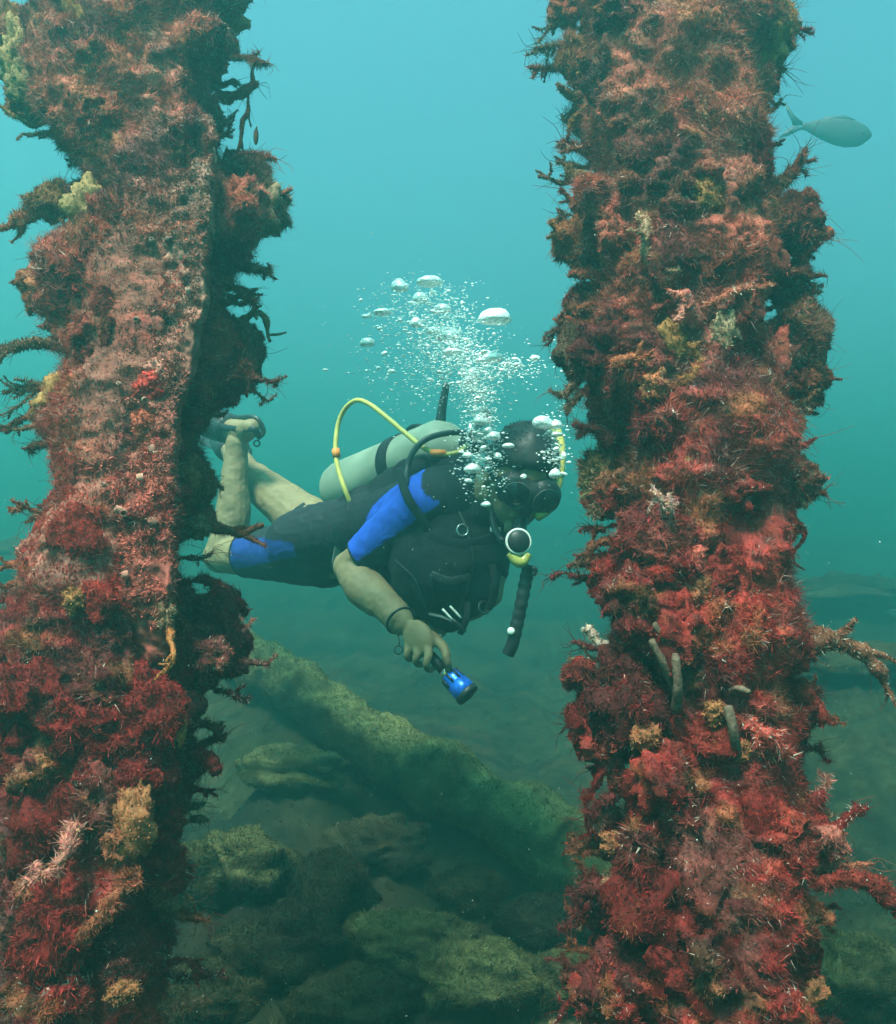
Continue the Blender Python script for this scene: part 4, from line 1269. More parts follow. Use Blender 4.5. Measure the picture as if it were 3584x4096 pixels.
# wetsuit: short sleeves and short legs with blue panels
hem_arm = r_sh * 0.16 + r_el * 0.84
hem_leg = r_hip * 0.26 + r_kn * 0.74
l_hem_arm = l_sh * 0.2 + l_el * 0.8
l_hem_leg = l_hip * 0.82 + l_kn * 0.18
suit = [
    torso(0.008),
    limb([upper, r_sh, r_sh * .5 + hem_arm * .5 + cv(-.006, .006, 0), hem_arm], [0.080, 0.071, 0.063, 0.057], 20), ball(r_sh, 0.071, 12, 18),
    limb([upper, l_sh, l_hem_arm], [0.07, 0.066, 0.054]),
    limb([pelvis, r_hip, r_hip * .5 + hem_leg * .5, hem_leg], [0.110, 0.116, 0.096, 0.074], 22),
    limb([pelvis, l_hip, l_hem_leg], [0.108, 0.108, 0.086], 20),
    ball(pelvis, (0.16, 0.12, 0.12), 12, 18, np.array([lat, back, spine])),
]


def suit_colour(co):
    c = np.tile((0.010, 0.012, 0.017), (len(co), 1)).astype(float)
    blue = np.array((0.020, 0.075, 0.50))
    ax = hem_arm - r_sh
    t = ((co - r_sh) @ ax) / (ax @ ax)
    off = co - r_sh - np.outer(t, ax)
    across = norm(np.cross(norm(ax), FW))
    if across @ UP < 0:
        across = -across
    a = off @ across
    front = -(off @ FW)
    m = (t > -0.10 + 0.05 * np.sin(a * 40)) & (t < 1.05) & (np.linalg.norm(off, axis=1) < 0.10) & (a > -0.012 + 0.012 * t) & (front > -0.035)
    c[m] = blue
    ax = hem_leg - r_hip
    t = ((co - r_hip) @ ax) / (ax @ ax)
    off = co - r_hip - np.outer(t, ax)
    m = (t > 0.02) & (t < 1.06) & (np.abs(off @ UP - 0.010) < 0.020 + 0.036 * np.clip(t, 0, 1)) & (-(off @ FW) > 0.0) & (np.linalg.norm(off, axis=1) < 0.14)
    c[m] = blue * 0.36
    return c


sm_ = remesh(suit, 0.0055, 5, suit_colour)
sc_ = np.empty(len(sm_.vertices) * 3, np.float32); sm_.vertices.foreach_get('co', sc_)
sn0 = np.empty(len(sm_.vertices) * 3, np.float32); sm_.vertices.foreach_get('normal', sn0)
sc_, sn0 = sc_.reshape(-1, 3).astype(float), sn0.reshape(-1, 3).astype(float)
wr = np.abs(noise(sc_ + 0.03 * np.stack([noise(sc_, 7, q) for q in (1, 2, 3)], 1), 26, 8))
sm_.vertices.foreach_set('co', (sc_ + sn0 * (0.0022 * np.clip(0.35 - wr, 0, 1) / 0.35 + 0.002 * fbm(sc_, 12, 2, 6))[:, None]).astype(np.float32).ravel())
ws = mesh_part('wetsuit', sm_, M['neoprene'], diver)
# seams, hems
part('seam', [ring(hem_arm, hem_arm - r_sh, 0.0555, 0.0035, 30, 6)], M['black_fabric'], ws)
part('seam', [ring(hem_leg, hem_leg - r_hip, 0.0735, 0.0040, 30, 6)], M['black_fabric'], ws)

# hair: a close cap with short strands
cap = [ball(hp(0, -0.012, 0.022), (0.087, 0.107, 0.111), 22, 30, HA)]
hv, hf4, hf3 = cap[0]
hv = hv + norm(hv - head) * (0.006 * fbm(hv, 40, 3, 9))[:, None]
loc = (hv - head) @ HA.T
cut = loc[:, 2] < 0.022 + 0.55 * np.clip(loc[:, 1] - 0.02, -0.2, 1) + np.where(loc[:, 1] < 0.0, -0.05, 0)
hv[cut] = head + (hv[cut] - head) * 0.72
hb = Buf().add(hv, hf4, hf3)
p, n = sample(hv, hf4, hf3, 9000, rg)
lp = (p - head) @ HA.T
ok = (np.linalg.norm(p - head, axis=1) > 0.082)
p, n = p[ok], n[ok]
blades(hb, p, n * 0.12 - f_ * 0.6 + 0.4 * rg.normal(size=p.shape), rg.uniform(0.004, 0.010, len(p)), rg.uniform(0.0014, 0.0028, len(p)), np.ones((len(p), 3)), rg, 0.6)
hb.build('hair', M['hair'], diver)

# cord round the wrist with its loose loop
wd = norm(r_wr - r_el)
cord = part('wrist_cord', [ring(r_wr - wd * 0.004, wd + h_nrm * 0.1, 0.0375, 0.0032, 30, 6)], M['black_rubber'], diver)
lp0 = r_wr + cv(-0.018, -0.045, 0.01)
part('loop', [ring(P(797, 1300, 2.17), cv(.3, .1, .9), 0.010, 0.0016, 20, 5), tube(smooth_path([P(796, 1270, 2.18), P(799, 1283, 2.17), P(797, 1290, 2.17)], 8), 0.0016, 6)], M['black_rubber'], cord)

# ---- buoyancy vest
vest = tag(empty('buoyancy_vest', P(880, 1230, 2.28)), 'black buoyancy vest worn by the diver with buckled straps and hanging inflator', 'vest')
lobes = [(835, 1040, 2.49, 118), (905, 1062, 2.32, 102), (935, 1105, 2.25, 82), (885, 1140, 2.26, 100), (800, 1105, 2.45, 92), (892, 1195, 2.26, 62),
         (945, 1155, 2.24, 56), (745, 1062, 2.58, 92), (780, 1130, 2.40, 62), (820, 1090, 2.42, 90), (860, 1090, 2.34, 96), (906, 1228, 2.25, 32), (838, 1185, 2.31, 58), (975, 1075, 2.24, 44), (940, 1200, 2.24, 34)]
sh = [ball(P(x, y, d), r * d / F_PX * np.array((1, 0.9, 1)), 16, 22) for x, y, d, r in lobes]
sh += [limb([P(760, 985, 2.52), P(830, 955, 2.42), P(905, 940, 2.34), P(965, 985, 2.26), P(960, 1050, 2.22)], [0.05, 0.055, 0.05, 0.045, 0.05])]
vm = remesh(sh, 0.0075, 22)
co = np.empty(len(vm.vertices) * 3, np.float32); vm.vertices.foreach_get('co', co)
co = co.reshape(-1, 3).astype(float)
ctr = P(880, 1080, 2.36)
co = co + norm(co - ctr) * (0.014 * fbm(co, 11, 3, 5) + 0.006 * np.abs(fbm(co, 30, 2, 6)))[:, None]
vm.vertices.foreach_set('co', co.astype(np.float32).ravel())
mesh_part('jacket', vm, M['black_fabric'], vest)


def strap(pts, w, t, up, m=20):
    return tube(smooth_path(pts, m), np.tile((w / 2, t / 2), (m, 1)), 8, True, up=up)


part('side_panel', [strap([P(716, 1018, 2.47), P(698, 1050, 2.475), P(684, 1090, 2.50), P(676, 1130, 2.53)], 0.040, 0.010, FW)], M['grey_fabric'], vest)
part('shoulder_strap', [strap([P(800, 935, 2.33), P(806, 970, 2.235), P(818, 1000, 2.195), P(838, 1030, 2.190), P(858, 1062, 2.20)], 0.022, 0.007, FW)], M['black_fabric'], vest)
part('waist_strap', [strap([P(862, 1228, 2.185), P(890, 1236, 2.17), P(920, 1252, 2.18)], 0.007, 0.035, FW)], M['grey_fabric'], vest)
bk = part('buckle', [strap([P(885, 1218, 2.165), P(905, 1240, 2.160)], 0.006, 0.014, FW, 4), strap([P(900, 1212, 2.165), P(922, 1236, 2.160)], 0.006, 0.014, FW, 4)], M['pale_plastic'], vest)
bk2 = part('buckle', [strap([P(905, 1238, 2.165), P(930, 1262, 2.17)], 0.010, 0.030, FW, 4)], M['black_rubber'], vest)
part('strap_tail', [strap([P(935, 1205, 2.17), P(932, 1240, 2.16), P(920, 1268, 2.17)], 0.016, 0.005, FW)], M['black_fabric'], vest)
part('strap_tail', [strap([P(985, 1130, 2.15), P(990, 1165, 2.13), P(985, 1200, 2.13), P(975, 1218, 2.135)], 0.020, 0.006, FW)], M['black_fabric'], vest)
part('ring', [ring(P(968, 1215, 2.13), cv(.5, .3, .8), 0.015, 0.0028, 24, 6)], M['black_rubber'], vest)
# seams, pocket and chest strap on the jacket: laid on its surface
from mathutils.bvhtree import BVHTree
vm_ob = [o for o in vest.children if o.name.startswith('jacket')][0]
bvh = BVHTree.FromPolygons([Vector(q) for q in co], [tuple(p.vertices) for p in vm_ob.data.polygons])


def on_vest(px, py, lift):
    h = bvh.ray_cast(Vector((0, 0, 0)), Vector(norm(P(px, py, 1.0))))
    return np.array(h[0]) - norm(P(px, py, 1.0)) * lift if h[0] is not None else None


def laid(pts, w, t, lift=0.002):
    q = smooth_path(np.array([(x_, y_, 0.0) for x_, y_ in pts]), 30)
    q = [on_vest(x_, y_, lift) for x_, y_, _ in q]
    q = np.array([x_ for x_ in q if x_ is not None])
    return tube(q, np.tile((w / 2, t / 2), (len(q), 1)), 8, True, up=FW)


part('seam', [laid([(905, 1000), (930, 1050), (945, 1110), (938, 1170), (915, 1225)], 0.005, 0.003, 0.0)], M['black_rubber'], vest)
part('seam', [laid([(790, 1120), (830, 1160), (850, 1215)], 0.005, 0.005)], M['black_rubber'], vest)
part('chest_strap', [laid([(860, 1075), (905, 1090), (950, 1088), (985, 1078)], 0.030, 0.004, 0.001)], M['black_fabric'], vest)
part('pocket', [laid([(862, 1150), (900, 1162), (938, 1152)], 0.022, 0.004, 0.001), laid([(862, 1150), (864, 1180), (872, 1205)], 0.006, 0.006, 0.002), laid([(938, 1152), (932, 1185), (922, 1208)], 0.006, 0.006, 0.002)], M['black_rubber'], vest)
part('ring', [ring(on_vest(925, 1060, 0.008), cv(.2, .2, .9), 0.014, 0.0022, 24, 6)], M['steel'], vest)
part('tag', [box(P(991, 1059, 2.135), (0.026, 0.004, 0.012), np.array([norm(cv(1, -.08, .1)), norm(cv(.1, .1, 1)), norm(cv(.08, 1, -.1))]))], M['pale_plastic'], vest)
inf_p = smooth_path([P(1057, 1132, 2.06), P(1048, 1180, 2.05), P(1037, 1235, 2.05), P(1026, 1285, 2.05), P(1016, 1308, 2.055)], 44)
rib = 0.0150 + 0.0012 * np.sin(np.linspace(0, 70, 44)) * (np.linspace(0, 1, 44) < 0.7)
inf = part('inflator_hose', [tube(inf_p, rib, 16)], M['black_rubber'], vest)
part('button', [disc(P(1022, 1262, 2.034), cv(-.1, 0.1, 1), 0.0085, 0.008, 20)], M['pale_plastic'], inf)
part('hook', [tube(smooth_path([P(1052, 1138, 2.05), P(1066, 1136, 2.04), P(1071, 1141, 2.04), P(1066, 1150, 2.04)], 10), 0.006, 8)], M['black_rubber'], inf)

# ---- tank
tank = tag(empty('scuba_tank', P(672, 985, 2.90)), 'pale scuba tank strapped on the back of the diver', 'tank')
t0, t1 = P(676, 985, 2.90), P(918, 892, 2.47)
ta = norm(t1 - t0)
tl = np.linalg.norm(t1 - t0)
prof = [(0.0, 0.045), (0.008, 0.070), (0.025, 0.089), (0.05, 0.094), (tl * 0.5, 0.094), (tl - 0.07, 0.094), (tl - 0.035, 0.080), (tl - 0.012, 0.062), (tl, 0.036), (tl + 0.012, 0.022)]
pz = np.array([q[0] for q in prof]); pr_ = np.array([q[1] for q in prof])
part('cylinder', [tube(t0 + np.outer(pz, ta), pr_, 48)], M['tank_paint'], tank)
bc = t0 + ta * (tl * 0.60)
band = part('cam_band', [tube(np.array([bc - ta * 0.026, bc - ta * 0.022, bc + ta * 0.022, bc + ta * 0.026]), [0.0945, 0.0985, 0.0985, 0.0945], 48, False)], M['black_fabric'], tank)
part('handle', [strap([bc + UP * 0.086 - ta * .02, bc + UP * 0.108 + ta * 0.02, bc + UP * 0.106 + ta * 0.055, bc + UP * 0.088 + ta * 0.10], 0.014, 0.020, lat)], M['black_rubber'], band)
vb = t1 + ta * 0.02
part('valve', [tube(np.array([t1, vb, vb + ta * 0.035]), [0.018, 0.020, 0.017], 18), tube(np.array([vb + ta * .02, vb + ta * .02 + UP * 0.05 + RT * .008]), [0.011, 0.010], 12)], M['steel'], tank)
kc = P(970, 832, 2.40)
part('valve_knob', [disc(kc, cv(.5, .5, .4), 0.019, 0.030, 14, 0.3), tube(np.array([vb + ta * .02, kc]), 0.008, 10)], M['black_rubber'], tank)
part('first_stage', [tube(np.array([vb + cv(.0, .0, .02), vb + cv(.035, -.006, .045), vb + cv(.055, -.01, .06)]), [0.024, 0.026, 0.018], 18)], M['black_rubber'], tank)
part('standing_tube', [tube(smooth_path([P(880, 850, 2.56), P(885, 812, 2.56), P(893, 766, 2.56)], 12), np.linspace(0.0160, 0.0095, 12), 14)], M['black_rubber'], tank)

# ---- regulator: second stage at the mouth and the hoses
reg = tag(empty('regulator', P(1037, 1110, 2.02)), 'regulator at the mouth of the diver with a looping yellow hose', 'regulator')
rc = P(1037, 1083, 2.02)
ra = norm(cv(.12, .10, 1))
st = part('second_stage', [disc(rc + FW * 0.024, ra, 0.030, 0.046, 36, 0.3), limb([rc + FW * .03, hp(0, 0.10, -0.060)], [0.020, 0.016])], M['black_rubber'], reg)
part('purge_cover', [disc(rc - ra * -0.002, ra, 0.0255, 0.010, 36, 0.35)], M['black_rubber'], st)
part('cover_ring', [ring(rc, ra, 0.0275, 0.0032, 40, 8)], M['pale_plastic'], st)
part('exhaust_tee', [limb([rc + cv(-.018, -.026, -.008), rc + cv(-.004, -.044, -.004), rc + cv(.010, -.046, -.004), rc + cv(.022, -.028, -.008)], [0.011, 0.013, 0.013, 0.010], 14, 18)], M['clear_yellow'], st)
yh = smooth_path([vb + ta * .03, P(915, 905, 2.33), P(880, 908, 2.32), P(850, 897, 2.33), P(815, 870, 2.37), P(775, 836, 2.42), P(738, 808, 2.47), P(712, 801, 2.50), P(690, 818, 2.53), P(676, 850, 2.54), P(671, 900, 2.52), P(677, 940, 2.50), P(692, 985, 2.48), P(712, 1034, 2.50)], 90)
y = part('yellow_hose', [tube(yh, 0.0068, 14)], M['yellow_rubber'], reg)
part('swivel', [tube(np.array([P(671, 898, 2.52), P(674, 915, 2.515)]), 0.0115, 14)], M['orange_plastic'], y)
part('hose_collar', [tube(np.array([P(862, 906, 2.318), P(892, 907, 2.322)]), 0.0102, 14)], M['orange_plastic'], y)
bh = smooth_path([vb + ta * .03, P(925, 866, 2.36), P(885, 868, 2.33), P(850, 880, 2.315), P(826, 905, 2.31), P(814, 940, 2.30), P(812, 970, 2.25)], 50)
part('black_hose', [tube(bh, 0.0080, 14)], M['black_rubber'], reg)
bh = smooth_path([vb + ta * .03 + cv(.02, 0, .03), P(985, 905, 2.30), P(1000, 960, 2.26), P(985, 1035, 2.14), P(1000, 1075, 2.06), rc + FW * .03 - RT * .03], 40)
part('black_hose', [tube(bh, 0.0080, 14)], M['black_rubber'], reg)

# ---- mask
mk = tag(empty('dive_mask', hp(0, 0.11, -0.03)), 'black diving mask over the eyes of the diver', 'mask')
ms = [ball(hp(-0.036, 0.084, 0.006), (0.045, 0.036, 0.041), 14, 22, HA), ball(hp(0.036, 0.084, 0.006), (0.045, 0.036, 0.041), 14, 22, HA),
      ball(hp(0, 0.088, 0.004), (0.040, 0.034, 0.034), 14, 22, HA), ball(hp(0, 0.102, -0.026), (0.020, 0.026, 0.022), 12, 16, HA)]
mesh_part('frame', remesh(ms, 0.004, 4), M['black_rubber'], mk)
for sx in (-1, 1):
    la = norm(f_ + e_ * 0.16 * sx)
    lc = hp(0.037 * sx, 0.118, 0.006)
    ln_ = part('lens', [disc(lc, la, 0.031, 0.006, 32, 0.1)], M['dark_glass'], mk)
    part('rim', [ring(lc + la * 0.001, la, 0.0325, 0.0012, 36, 6)], M['grey_fabric'], ln_)
a = np.linspace(-2.2, 2.2, 40)
sp = np.array([hp(0.088 * math.sin(t), -0.012 - 0.112 * math.cos(t), 0.012 + 0.012 * math.cos(t)) for t in a])
part('strap', [tube(sp, np.tile((0.003, 0.010), (40, 1)), 8, True, up=u_)], M['black_rubber'], mk)

# ---- snorkel
sn = tag(empty('snorkel', P(1104, 1010, 2.08)), 'yellow snorkel standing beside the head of the diver', 'snorkel')
part('tube', [tube(smooth_path([P(1108, 850, 2.14), P(1119, 885, 2.12), P(1120, 925, 2.10), P(1116, 960, 2.09), P(1106, 990, 2.08)], 24), 0.0125, 16)], M['yellow_rubber'], sn)
part('lower_bend', [tube(smooth_path([P(1106, 988, 2.08), P(1104, 1006, 2.08), P(1092, 1022, 2.06), P(1074, 1034, 2.05)], 16), 0.0115, 14)], M['clear_yellow'], sn)
part('clip', [ring(P(1117, 950, 2.093), UP, 0.0145, 0.003, 22, 6), box(P(1108, 950, 2.10), (0.022, 0.01, 0.012))], M['pale_plastic'], sn)

# ---- torch
to = tag(empty('dive_torch', P(915, 1367, 2.12)), 'small blue metal dive torch held in the hand of the diver', 'torch')
q0, q1 = P(846, 1296, 2.165), P(938, 1392, 2.105)
qa = norm(q1 - q0)
ql = np.linalg.norm(q1 - q0)
tp = lambda s: q0 + qa * (ql * s)
part('handle', [tube(np.array([tp(-.06), tp(0), tp(.30), tp(.50)]), [0.012, 0.0135, 0.0135, 0.014], 24)], M['black_rubber'], to)
part('collar', [tube(np.array([tp(.47), tp(.49), tp(.55), tp(.57)]), [0.014, 0.0175, 0.0175, 0.016], 28)], M['steel'], to)
hd_ = part('head', [tube(np.array([tp(.55), tp(.58), tp(.70), tp(.725), tp(.735), tp(.80), tp(.81), tp(.92), tp(.93)]), [0.018, 0.0225, 0.0245, 0.0245, 0.0265, 0.0275, 0.0285, 0.0290, 0.0275], 36)], M['blue_metal'], to)
h1 = norm(np.cross(qa, FW)); h2 = np.cross(qa, h1)
for k in range(8):
    an = k * math.pi / 4
    rd = h1 * math.cos(an) + h2 * math.sin(an)
    part('cooling_slot', [box(tp(.655) + rd * 0.0235, (0.026, 0.0055, 0.005), np.array([qa, np.cross(rd, qa), rd]))], M['black_rubber'], hd_)
part('bezel', [tube(np.array([tp(.915), tp(.925), tp(.985), tp(1.0)]), [0.0285, 0.0305, 0.0305, 0.0285], 36)], M['black_rubber'], to)
part('switch', [disc(tp(.52) - FW * 0.017, -FW, 0.006, 0.005, 16)], M['clear_yellow'], to)

# ---- fins
for lab, an, toe, hl, heel_ in [('black swim fin with heel strap on the raised foot of the diver', P(474, 866, 3.03), P(392, 836, 3.17), 0.46, heel),
                               ('black swim fin on the far foot of the diver behind the raised foot', l_an, l_toe, 0.46, l_an + cv(.035, .012, -.01))]:
    fin = tag(empty('swim_fin', toe), lab, 'fin', 'fins of the diver')
    fd = norm(toe - an)
    fl = norm(np.cross(fd, UP) + UP * 0.35)
    pocket = limb([an * .80 + toe * .20, an * .45 + toe * .55, toe + fd * 0.05], [0.050, 0.054, 0.044], 16, 12)
    part('foot_pocket', [pocket], M['black_rubber'], fin)
    bl = np.array([toe - fd * 0.02, toe + fd * 0.10, toe + fd * 0.25, toe + fd * hl])
    part('blade', [tube(smooth_path(bl, 16), np.stack([np.linspace(0.055, 0.105, 16), np.full(16, 0.005)], 1), 12, True, up=np.cross(fd, fl))], M['black_rubber'], fin)
    side = norm(np.cross(fd, UP))
    s1 = [an * .55 + toe * .45 + UP * 0.048 + side * .02, an + UP * .052, heel_ + UP * 0.034 + RT * 0.012, heel_ + RT * 0.040 - UP * .010, heel_ + RT * .020 - UP * .035]
    part('heel_strap', [strap(s1, 0.018, 0.008, FW), strap([an * .6 + toe * .4 - FW * .048, an - FW * .045 + UP * .01, heel_ + RT * .012 - FW * .030 - UP * .006, heel_ + RT * .026 - FW * .012 - UP * .028], 0.022, 0.007, FW)], M['black_rubber'], fin)
    part('buckle', [ring(heel_ + RT * .018 - UP * .052, FW, 0.010, 0.0030, 18, 6)], M['black_rubber'], fin)

# ------------------------------------------------------------------ bubbles
m, N, L = new_mat('air_bubble')
out = N.new('ShaderNodeOutputMaterial')
lw = N.new('ShaderNodeLayerWeight'); lw.inputs['Blend'].default_value = 0.35
tr = N.new('ShaderNodeBsdfTransparent'); tr.inputs['Color'].default_value = (0.92, 1.0, 0.98, 1)
gl = N.new('ShaderNodeBsdfGlossy'); gl.inputs['Roughness'].default_value = 0.30; gl.inputs['Color'].default_value = (1, 1, 1, 1)
df = N.new('ShaderNodeBsdfDiffuse'); df.inputs['Color'].default_value = (0.92, 0.95, 0.94, 1)
m1 = N.new('ShaderNodeMixShader'); m1.inputs['Fac'].default_value = 0.7
L.new(gl.outputs[0], m1.inputs[1]); L.new(df.outputs[0], m1.inputs[2])
geo = N.new('ShaderNodeNewGeometry')
nz = N.new('ShaderNodeTexNoise'); nz.inputs['Scale'].default_value = 160; nz.inputs['Detail'].default_value = 3
L.new(geo.outputs['Position'], nz.inputs['Vector'])
mr = N.new('ShaderNodeMapRange'); mr.inputs['From Min'].default_value = 0.40; mr.inputs['From Max'].default_value = 0.62; mr.inputs['To Min'].default_value = 0.50; mr.inputs['To Max'].default_value = 1.0
L.new(nz.outputs['Fac'], mr.inputs['Value'])
ad = N.new('ShaderNodeMath'); ad.operation = 'MAXIMUM'
L.new(mr.outputs['Result'], ad.inputs[0]); L.new(lw.outputs['Facing'], ad.inputs[1])
m2 = N.new('ShaderNodeMixShader')
L.new(ad.outputs[0], m2.inputs['Fac']); L.new(tr.outputs[0], m2.inputs[1]); L.new(m1.outputs[0], m2.inputs[2])
bp = N.new('ShaderNodeBump'); bp.inputs['Strength'].default_value = 0.6; bp.inputs['Distance'].default_value = 0.004
L.new(nz.outputs['Fac'], bp.inputs['Height'])
L.new(bp.outputs['Normal'], gl.inputs['Normal']); L.new(bp.outputs['Normal'], df.inputs['Normal'])
L.new(m2.outputs[0], out.inputs['Surface'])
M['bubble'] = m


def bubble_shape(px, py, d, w, h, s):
    k = d / F_PX
    v, f4, f3 = ball((0, 0, 0), 1.0, 12, 18)
    low = v[:, 2] < 0
    v[low, 2] *= 0.45                              # a domed cap with a flatter underside
    v = v * (1 + 0.22 * fbm(v + s, 1.3, 3, s))[:, None]
    v = v * np.array((w * k / 2, w * k / 2 * 0.8, h * k * 0.62))
    return v + P(px, py, d), f4, f3


BIG = [
    (858, 566, 50, 24, 'broad domed bubble at the very top of the bubble plume'), (800, 576, 38, 28, 'rounded bubble beside the topmost domed bubble'),
    (990, 640, 64, 36, 'largest domed bubble floating alone towards the bushy pile'), (895, 674, 52, 32, 'lumpy bubble in the middle of the plume'),
    (733, 634, 20, 10, 'small flat bubble farthest from the plume on the tank side'), (764, 626, 36, 14, 'wide flat bubble high on the tank side of the plume'),
    (885, 620, 36, 18, 'flat bubble under the topmost domed bubble'), (735, 688, 32, 20, 'ringed cap bubble low on the tank side of the plume'),
    (985, 718, 44, 22, 'flat bubble below the largest domed bubble'), (1070, 718, 22, 13, 'small oval bubble nearest the bushy pile'),
    (832, 648, 26, 24, 'round bubble left of the lumpy middle bubble'), (868, 664, 30, 18, 'oval bubble touching the lumpy middle bubble'),
    (945, 757, 32, 38, 'tall ragged bubble in the stem of the plume'), (905, 705, 38, 14, 'thin flat bubble under the lumpy middle bubble'),
    (840, 600, 34, 24, 'frothy bubble below the topmost domed bubble'), (1085, 849, 40, 28, 'large silvery bubble above the hair of the diver'),
    (1111, 853, 28, 22, 'silvery bubble above the snorkel tip'), (1113, 870, 24, 12, 'flat bubble at the snorkel tip'),
    (986, 875, 30, 20, 'bright bubble in front of the hair near the tank valve'), (1016, 893, 26, 12, 'flat bubble in front of the hair of the diver'),
    (996, 914, 16, 14, 'round bubble at the side of the head'), (1128, 913, 12, 14, 'small bubble just beyond the snorkel'),
    (1110, 950, 24, 22, 'wedge shaped bubble over the snorkel clip'), (1047, 954, 14, 10, 'small bright bubble above the mask'),
    (945, 940, 32, 22, 'ragged bubble beside the shoulder of the diver'), (935, 912, 22, 14, 'bubble over the end of the yellow hose'),
    (960, 845, 30, 22, 'torn bubble at the tank valve knob'), (975, 862, 20, 14, 'bubble under the tank valve knob'),
    (1010, 650 + 80, 24, 10, 'thin bubble beside the flat bubble below the largest dome'), (962, 722, 22, 10, 'thin flat bubble in the stem of the plume'),
    (972, 1010, 20, 12, 'crumpled bubble at the cheek of the diver'), (760, 658, 14, 8, 'speck of a bubble under the wide flat one'),
]
for k, (x, y, w, h, lab) in enumerate(BIG):
    d = 2.06 + 0.10 * math.sin(k * 2.3) if y < 830 else 1.98
    v, f4, f3 = bubble_shape(x, y, d, w, h, k + 3)
    o = Buf().add(v, f4, f3).build('air_bubble', M['bubble'], origin=P(x, y, d))
    tag(o, lab, 'bubble', 'bubbles of breath')
protos = [Buf().add(*bubble_shape(896, 1024, 2.0, 10, 8, 60 + k)).mesh('small_bubble', origin=P(896, 1024, 2.0)) for k in range(5)]
for me in protos:
    me.materials.append(M['bubble'])


def plume(n, rng):
    """spots in the bubble plume, thick along its stem and spread out above"""
    x, y = [], []
    for _ in range(n):
        r = rng.random()
        if r < 0.56:
            t = rng.random()
            cx, cy = np.interp(t, [0, .3, .6, 1], [965, 945, 900, 835]), np.interp(t, [0, .3, .6, 1], [860, 760, 690, 585])
            sx = 12 + 46 * t
            x.append(rng.normal(cx, sx)); y.append(rng.normal(cy, 22))
        elif r < 0.76:
            x.append(rng.normal(880, 85)); y.append(rng.normal(725, 45))
        elif r < 0.81:
            x.append(rng.normal(1030, 30)); y.append(rng.normal(738, 10))
        elif r < 0.94:
            x.append(rng.normal(962, 24)); y.append(rng.normal(915, 40))
        else:
            x.append(rng.normal(1110, 14)); y.append(rng.normal(890, 34))
    return np.array(x), np.array(y)


rb = np.random.default_rng(5)
x, y = plume(210, rb)
for k in range(210):
    o = bpy.data.objects.new('air_bubble', protos[k % 5])
    d = (2.06 + 0.09 * rb.normal()) if y[k] < 830 else 1.975 + 0.01 * rb.random()
    o.location = tuple(P(x[k], y[k], d))
    s = rb.uniform(0.5, 1.3)
    o.scale = (s * rb.uniform(0.8, 1.5), s, s * rb.uniform(0.5, 1.0))
    o.rotation_euler = (rb.normal() * 0.2, rb.normal() * 0.25, 0)
    COL.objects.link(o)
    if y[k] > 840:
        tag(o, 'small silvery bubble drifting past the head and tank valve of the diver', 'bubble', 'small bubbles round the head')
    else:
        tag(o, 'small silvery bubble rising in the plume above the diver', 'bubble', 'small bubbles in the plume')
fr = Buf()
x, y = plume(4600, rb)
for k in range(4600):
    d = (2.06 + 0.10 * rb.normal()) if y[k] < 830 else 1.985 + 0.01 * rb.random()
    r = rb.uniform(0.7, 2.3) * d / F_PX
    v, f4, f3 = ball((0, 0, 0), 1.0, 3, 5)
    v = v * np.array((r * rb.uniform(1, 2.2), r, r * rb.uniform(0.5, 1))) + P(x[k], y[k], d)
    fr.add(v, f4, f3)
tag(fr.build('bubble_froth', M['bubble']), 'fine froth of tiny bubbles streaming up from the diver', 'bubbles', kind='stuff')

# ------------------------------------------------------------------ fish
M['fish'] = mat_plain('fish_skin', (0.025, 0.035, 0.045), 0.6, 0.3, vary=0.2, scale=30)
fd_ = 5.4
fi = tag(empty('fish', P(1675, 290, fd_)), 'grey fish with a forked tail swimming beyond the bushy pile', 'fish')
k = fd_ / F_PX
nose, tailb = P(1743, 273, fd_), P(1604, 252, fd_)
fx = norm(nose - tailb)
fl = np.linalg.norm(nose - tailb)
ts = np.array([0, .08, .2, .35, .5, .65, .8, .9, .97, 1.0])
hh = np.array([7, 9, 16, 23, 27, 28.5, 25, 18, 9, 2.5]) * k
off = np.array([0, 0, 0, 0, -1, -1, 0, 2, 2, 2]) * k
up_f = norm(UP - fx * np.dot(UP, fx))
pth = tailb + np.outer(ts * fl, fx) + np.outer(off, up_f)
tt = np.linspace(0, 1, 40)
pth2 = np.stack([np.interp(tt, ts, pth[:, j]) for j in range(3)], 1)
rad = np.stack([np.interp(tt, ts, hh) * 0.36, np.interp(tt, ts, hh)], 1)
part('body', [tube(pth2, rad, 24, True, up=up_f)], M['fish'], fi)


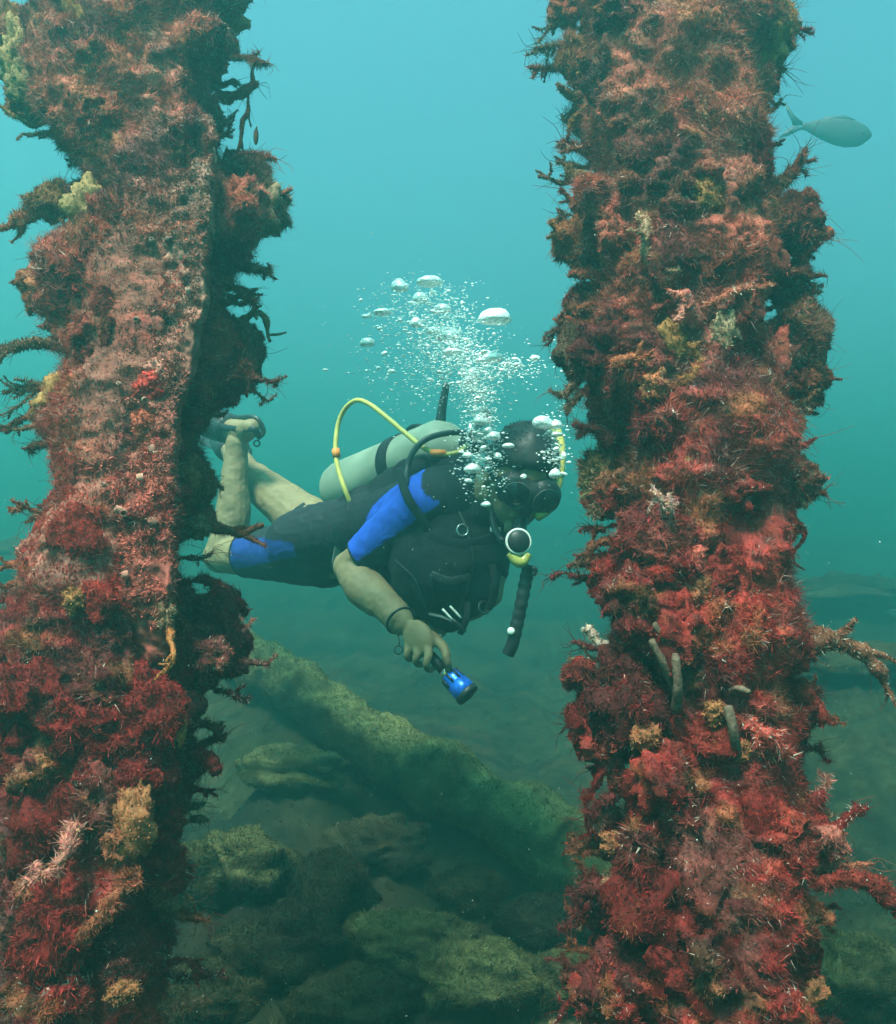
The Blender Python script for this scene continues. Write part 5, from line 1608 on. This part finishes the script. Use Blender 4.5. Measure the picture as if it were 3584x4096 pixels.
def sheet(pts, t, axis):
    """a thin closed fin from its outline"""
    pts = np.asarray(pts)
    n = len(pts)
    c = pts.mean(0)
    v = np.concatenate([pts + axis * t * 0.2, pts - axis * t * 0.2, [c + axis * t], [c - axis * t]])
    i = np.arange(n); j = (i + 1) % n
    return v, np.stack([i, i + n, j + n, j], 1), np.concatenate([np.stack([np.full(n, 2 * n), i, j], 1), np.stack([np.full(n, 2 * n + 1), j + n, i + n], 1)])


def fin_part(name, px):
    q = np.array([P(a, b_, fd_) for a, b_ in px])
    part(name, [sheet(q, 0.006, FW)], M['fish'], fi)


fin_part('tail_fin', [(1612, 249), (1590, 232), (1577, 212), (1569, 203), (1574, 222), (1582, 240), (1586, 252)])
fin_part('tail_fin', [(1612, 257), (1596, 262), (1576, 272), (1556, 277), (1568, 265), (1580, 256), (1586, 250)])
fin_part('dorsal_fin', [(1640, 241), (1652, 233), (1690, 231), (1712, 240), (1690, 240)])
fin_part('anal_fin', [(1632, 268), (1640, 279), (1664, 286), (1668, 280), (1650, 272)])
part('eye', [ball(P(1726, 266, fd_ - 0.030), 0.009, 8, 12)], M['black_rubber'], fi)

# a leaf adrift by the bare faced pile and specks in the water
lf = Buf().add(*ball(P(512, 273, 1.42), (0.0042, 0.003, 0.0145), 10, 12), PAL['brown'] * 0.5)
lf.add(*tube(np.array([P(513, 258, 1.42), P(514, 253, 1.42)]), 0.0012, 6), PAL['brown'] * 0.5)
tag(lf.build('drifting_leaf', M['turf'], origin=P(512, 273, 1.42)), 'tiny dark leaf adrift beside the upper part of the bare faced pile', 'leaf')
M['speck'] = mat_plain('marine_snow', (0.42, 0.42, 0.36), 0.8, 0.2)
sn_ = Buf()
for _ in range(4200):
    d = rb.uniform(0.5, 4.2)
    r = rb.uniform(0.16, 0.42) * 0.001 * (0.4 + 0.6 * d) * (2.0 if rb.random() < 0.05 else 1.0)
    sn_.add(*ball(P(rb.uniform(-100, 1900), rb.uniform(-100, 2150), d), r * rb.uniform(0.6, 1.4, 3), 3, 4))
tag(sn_.build('marine_snow', M['speck']), 'pale specks drifting in the water', 'particles', kind='stuff')
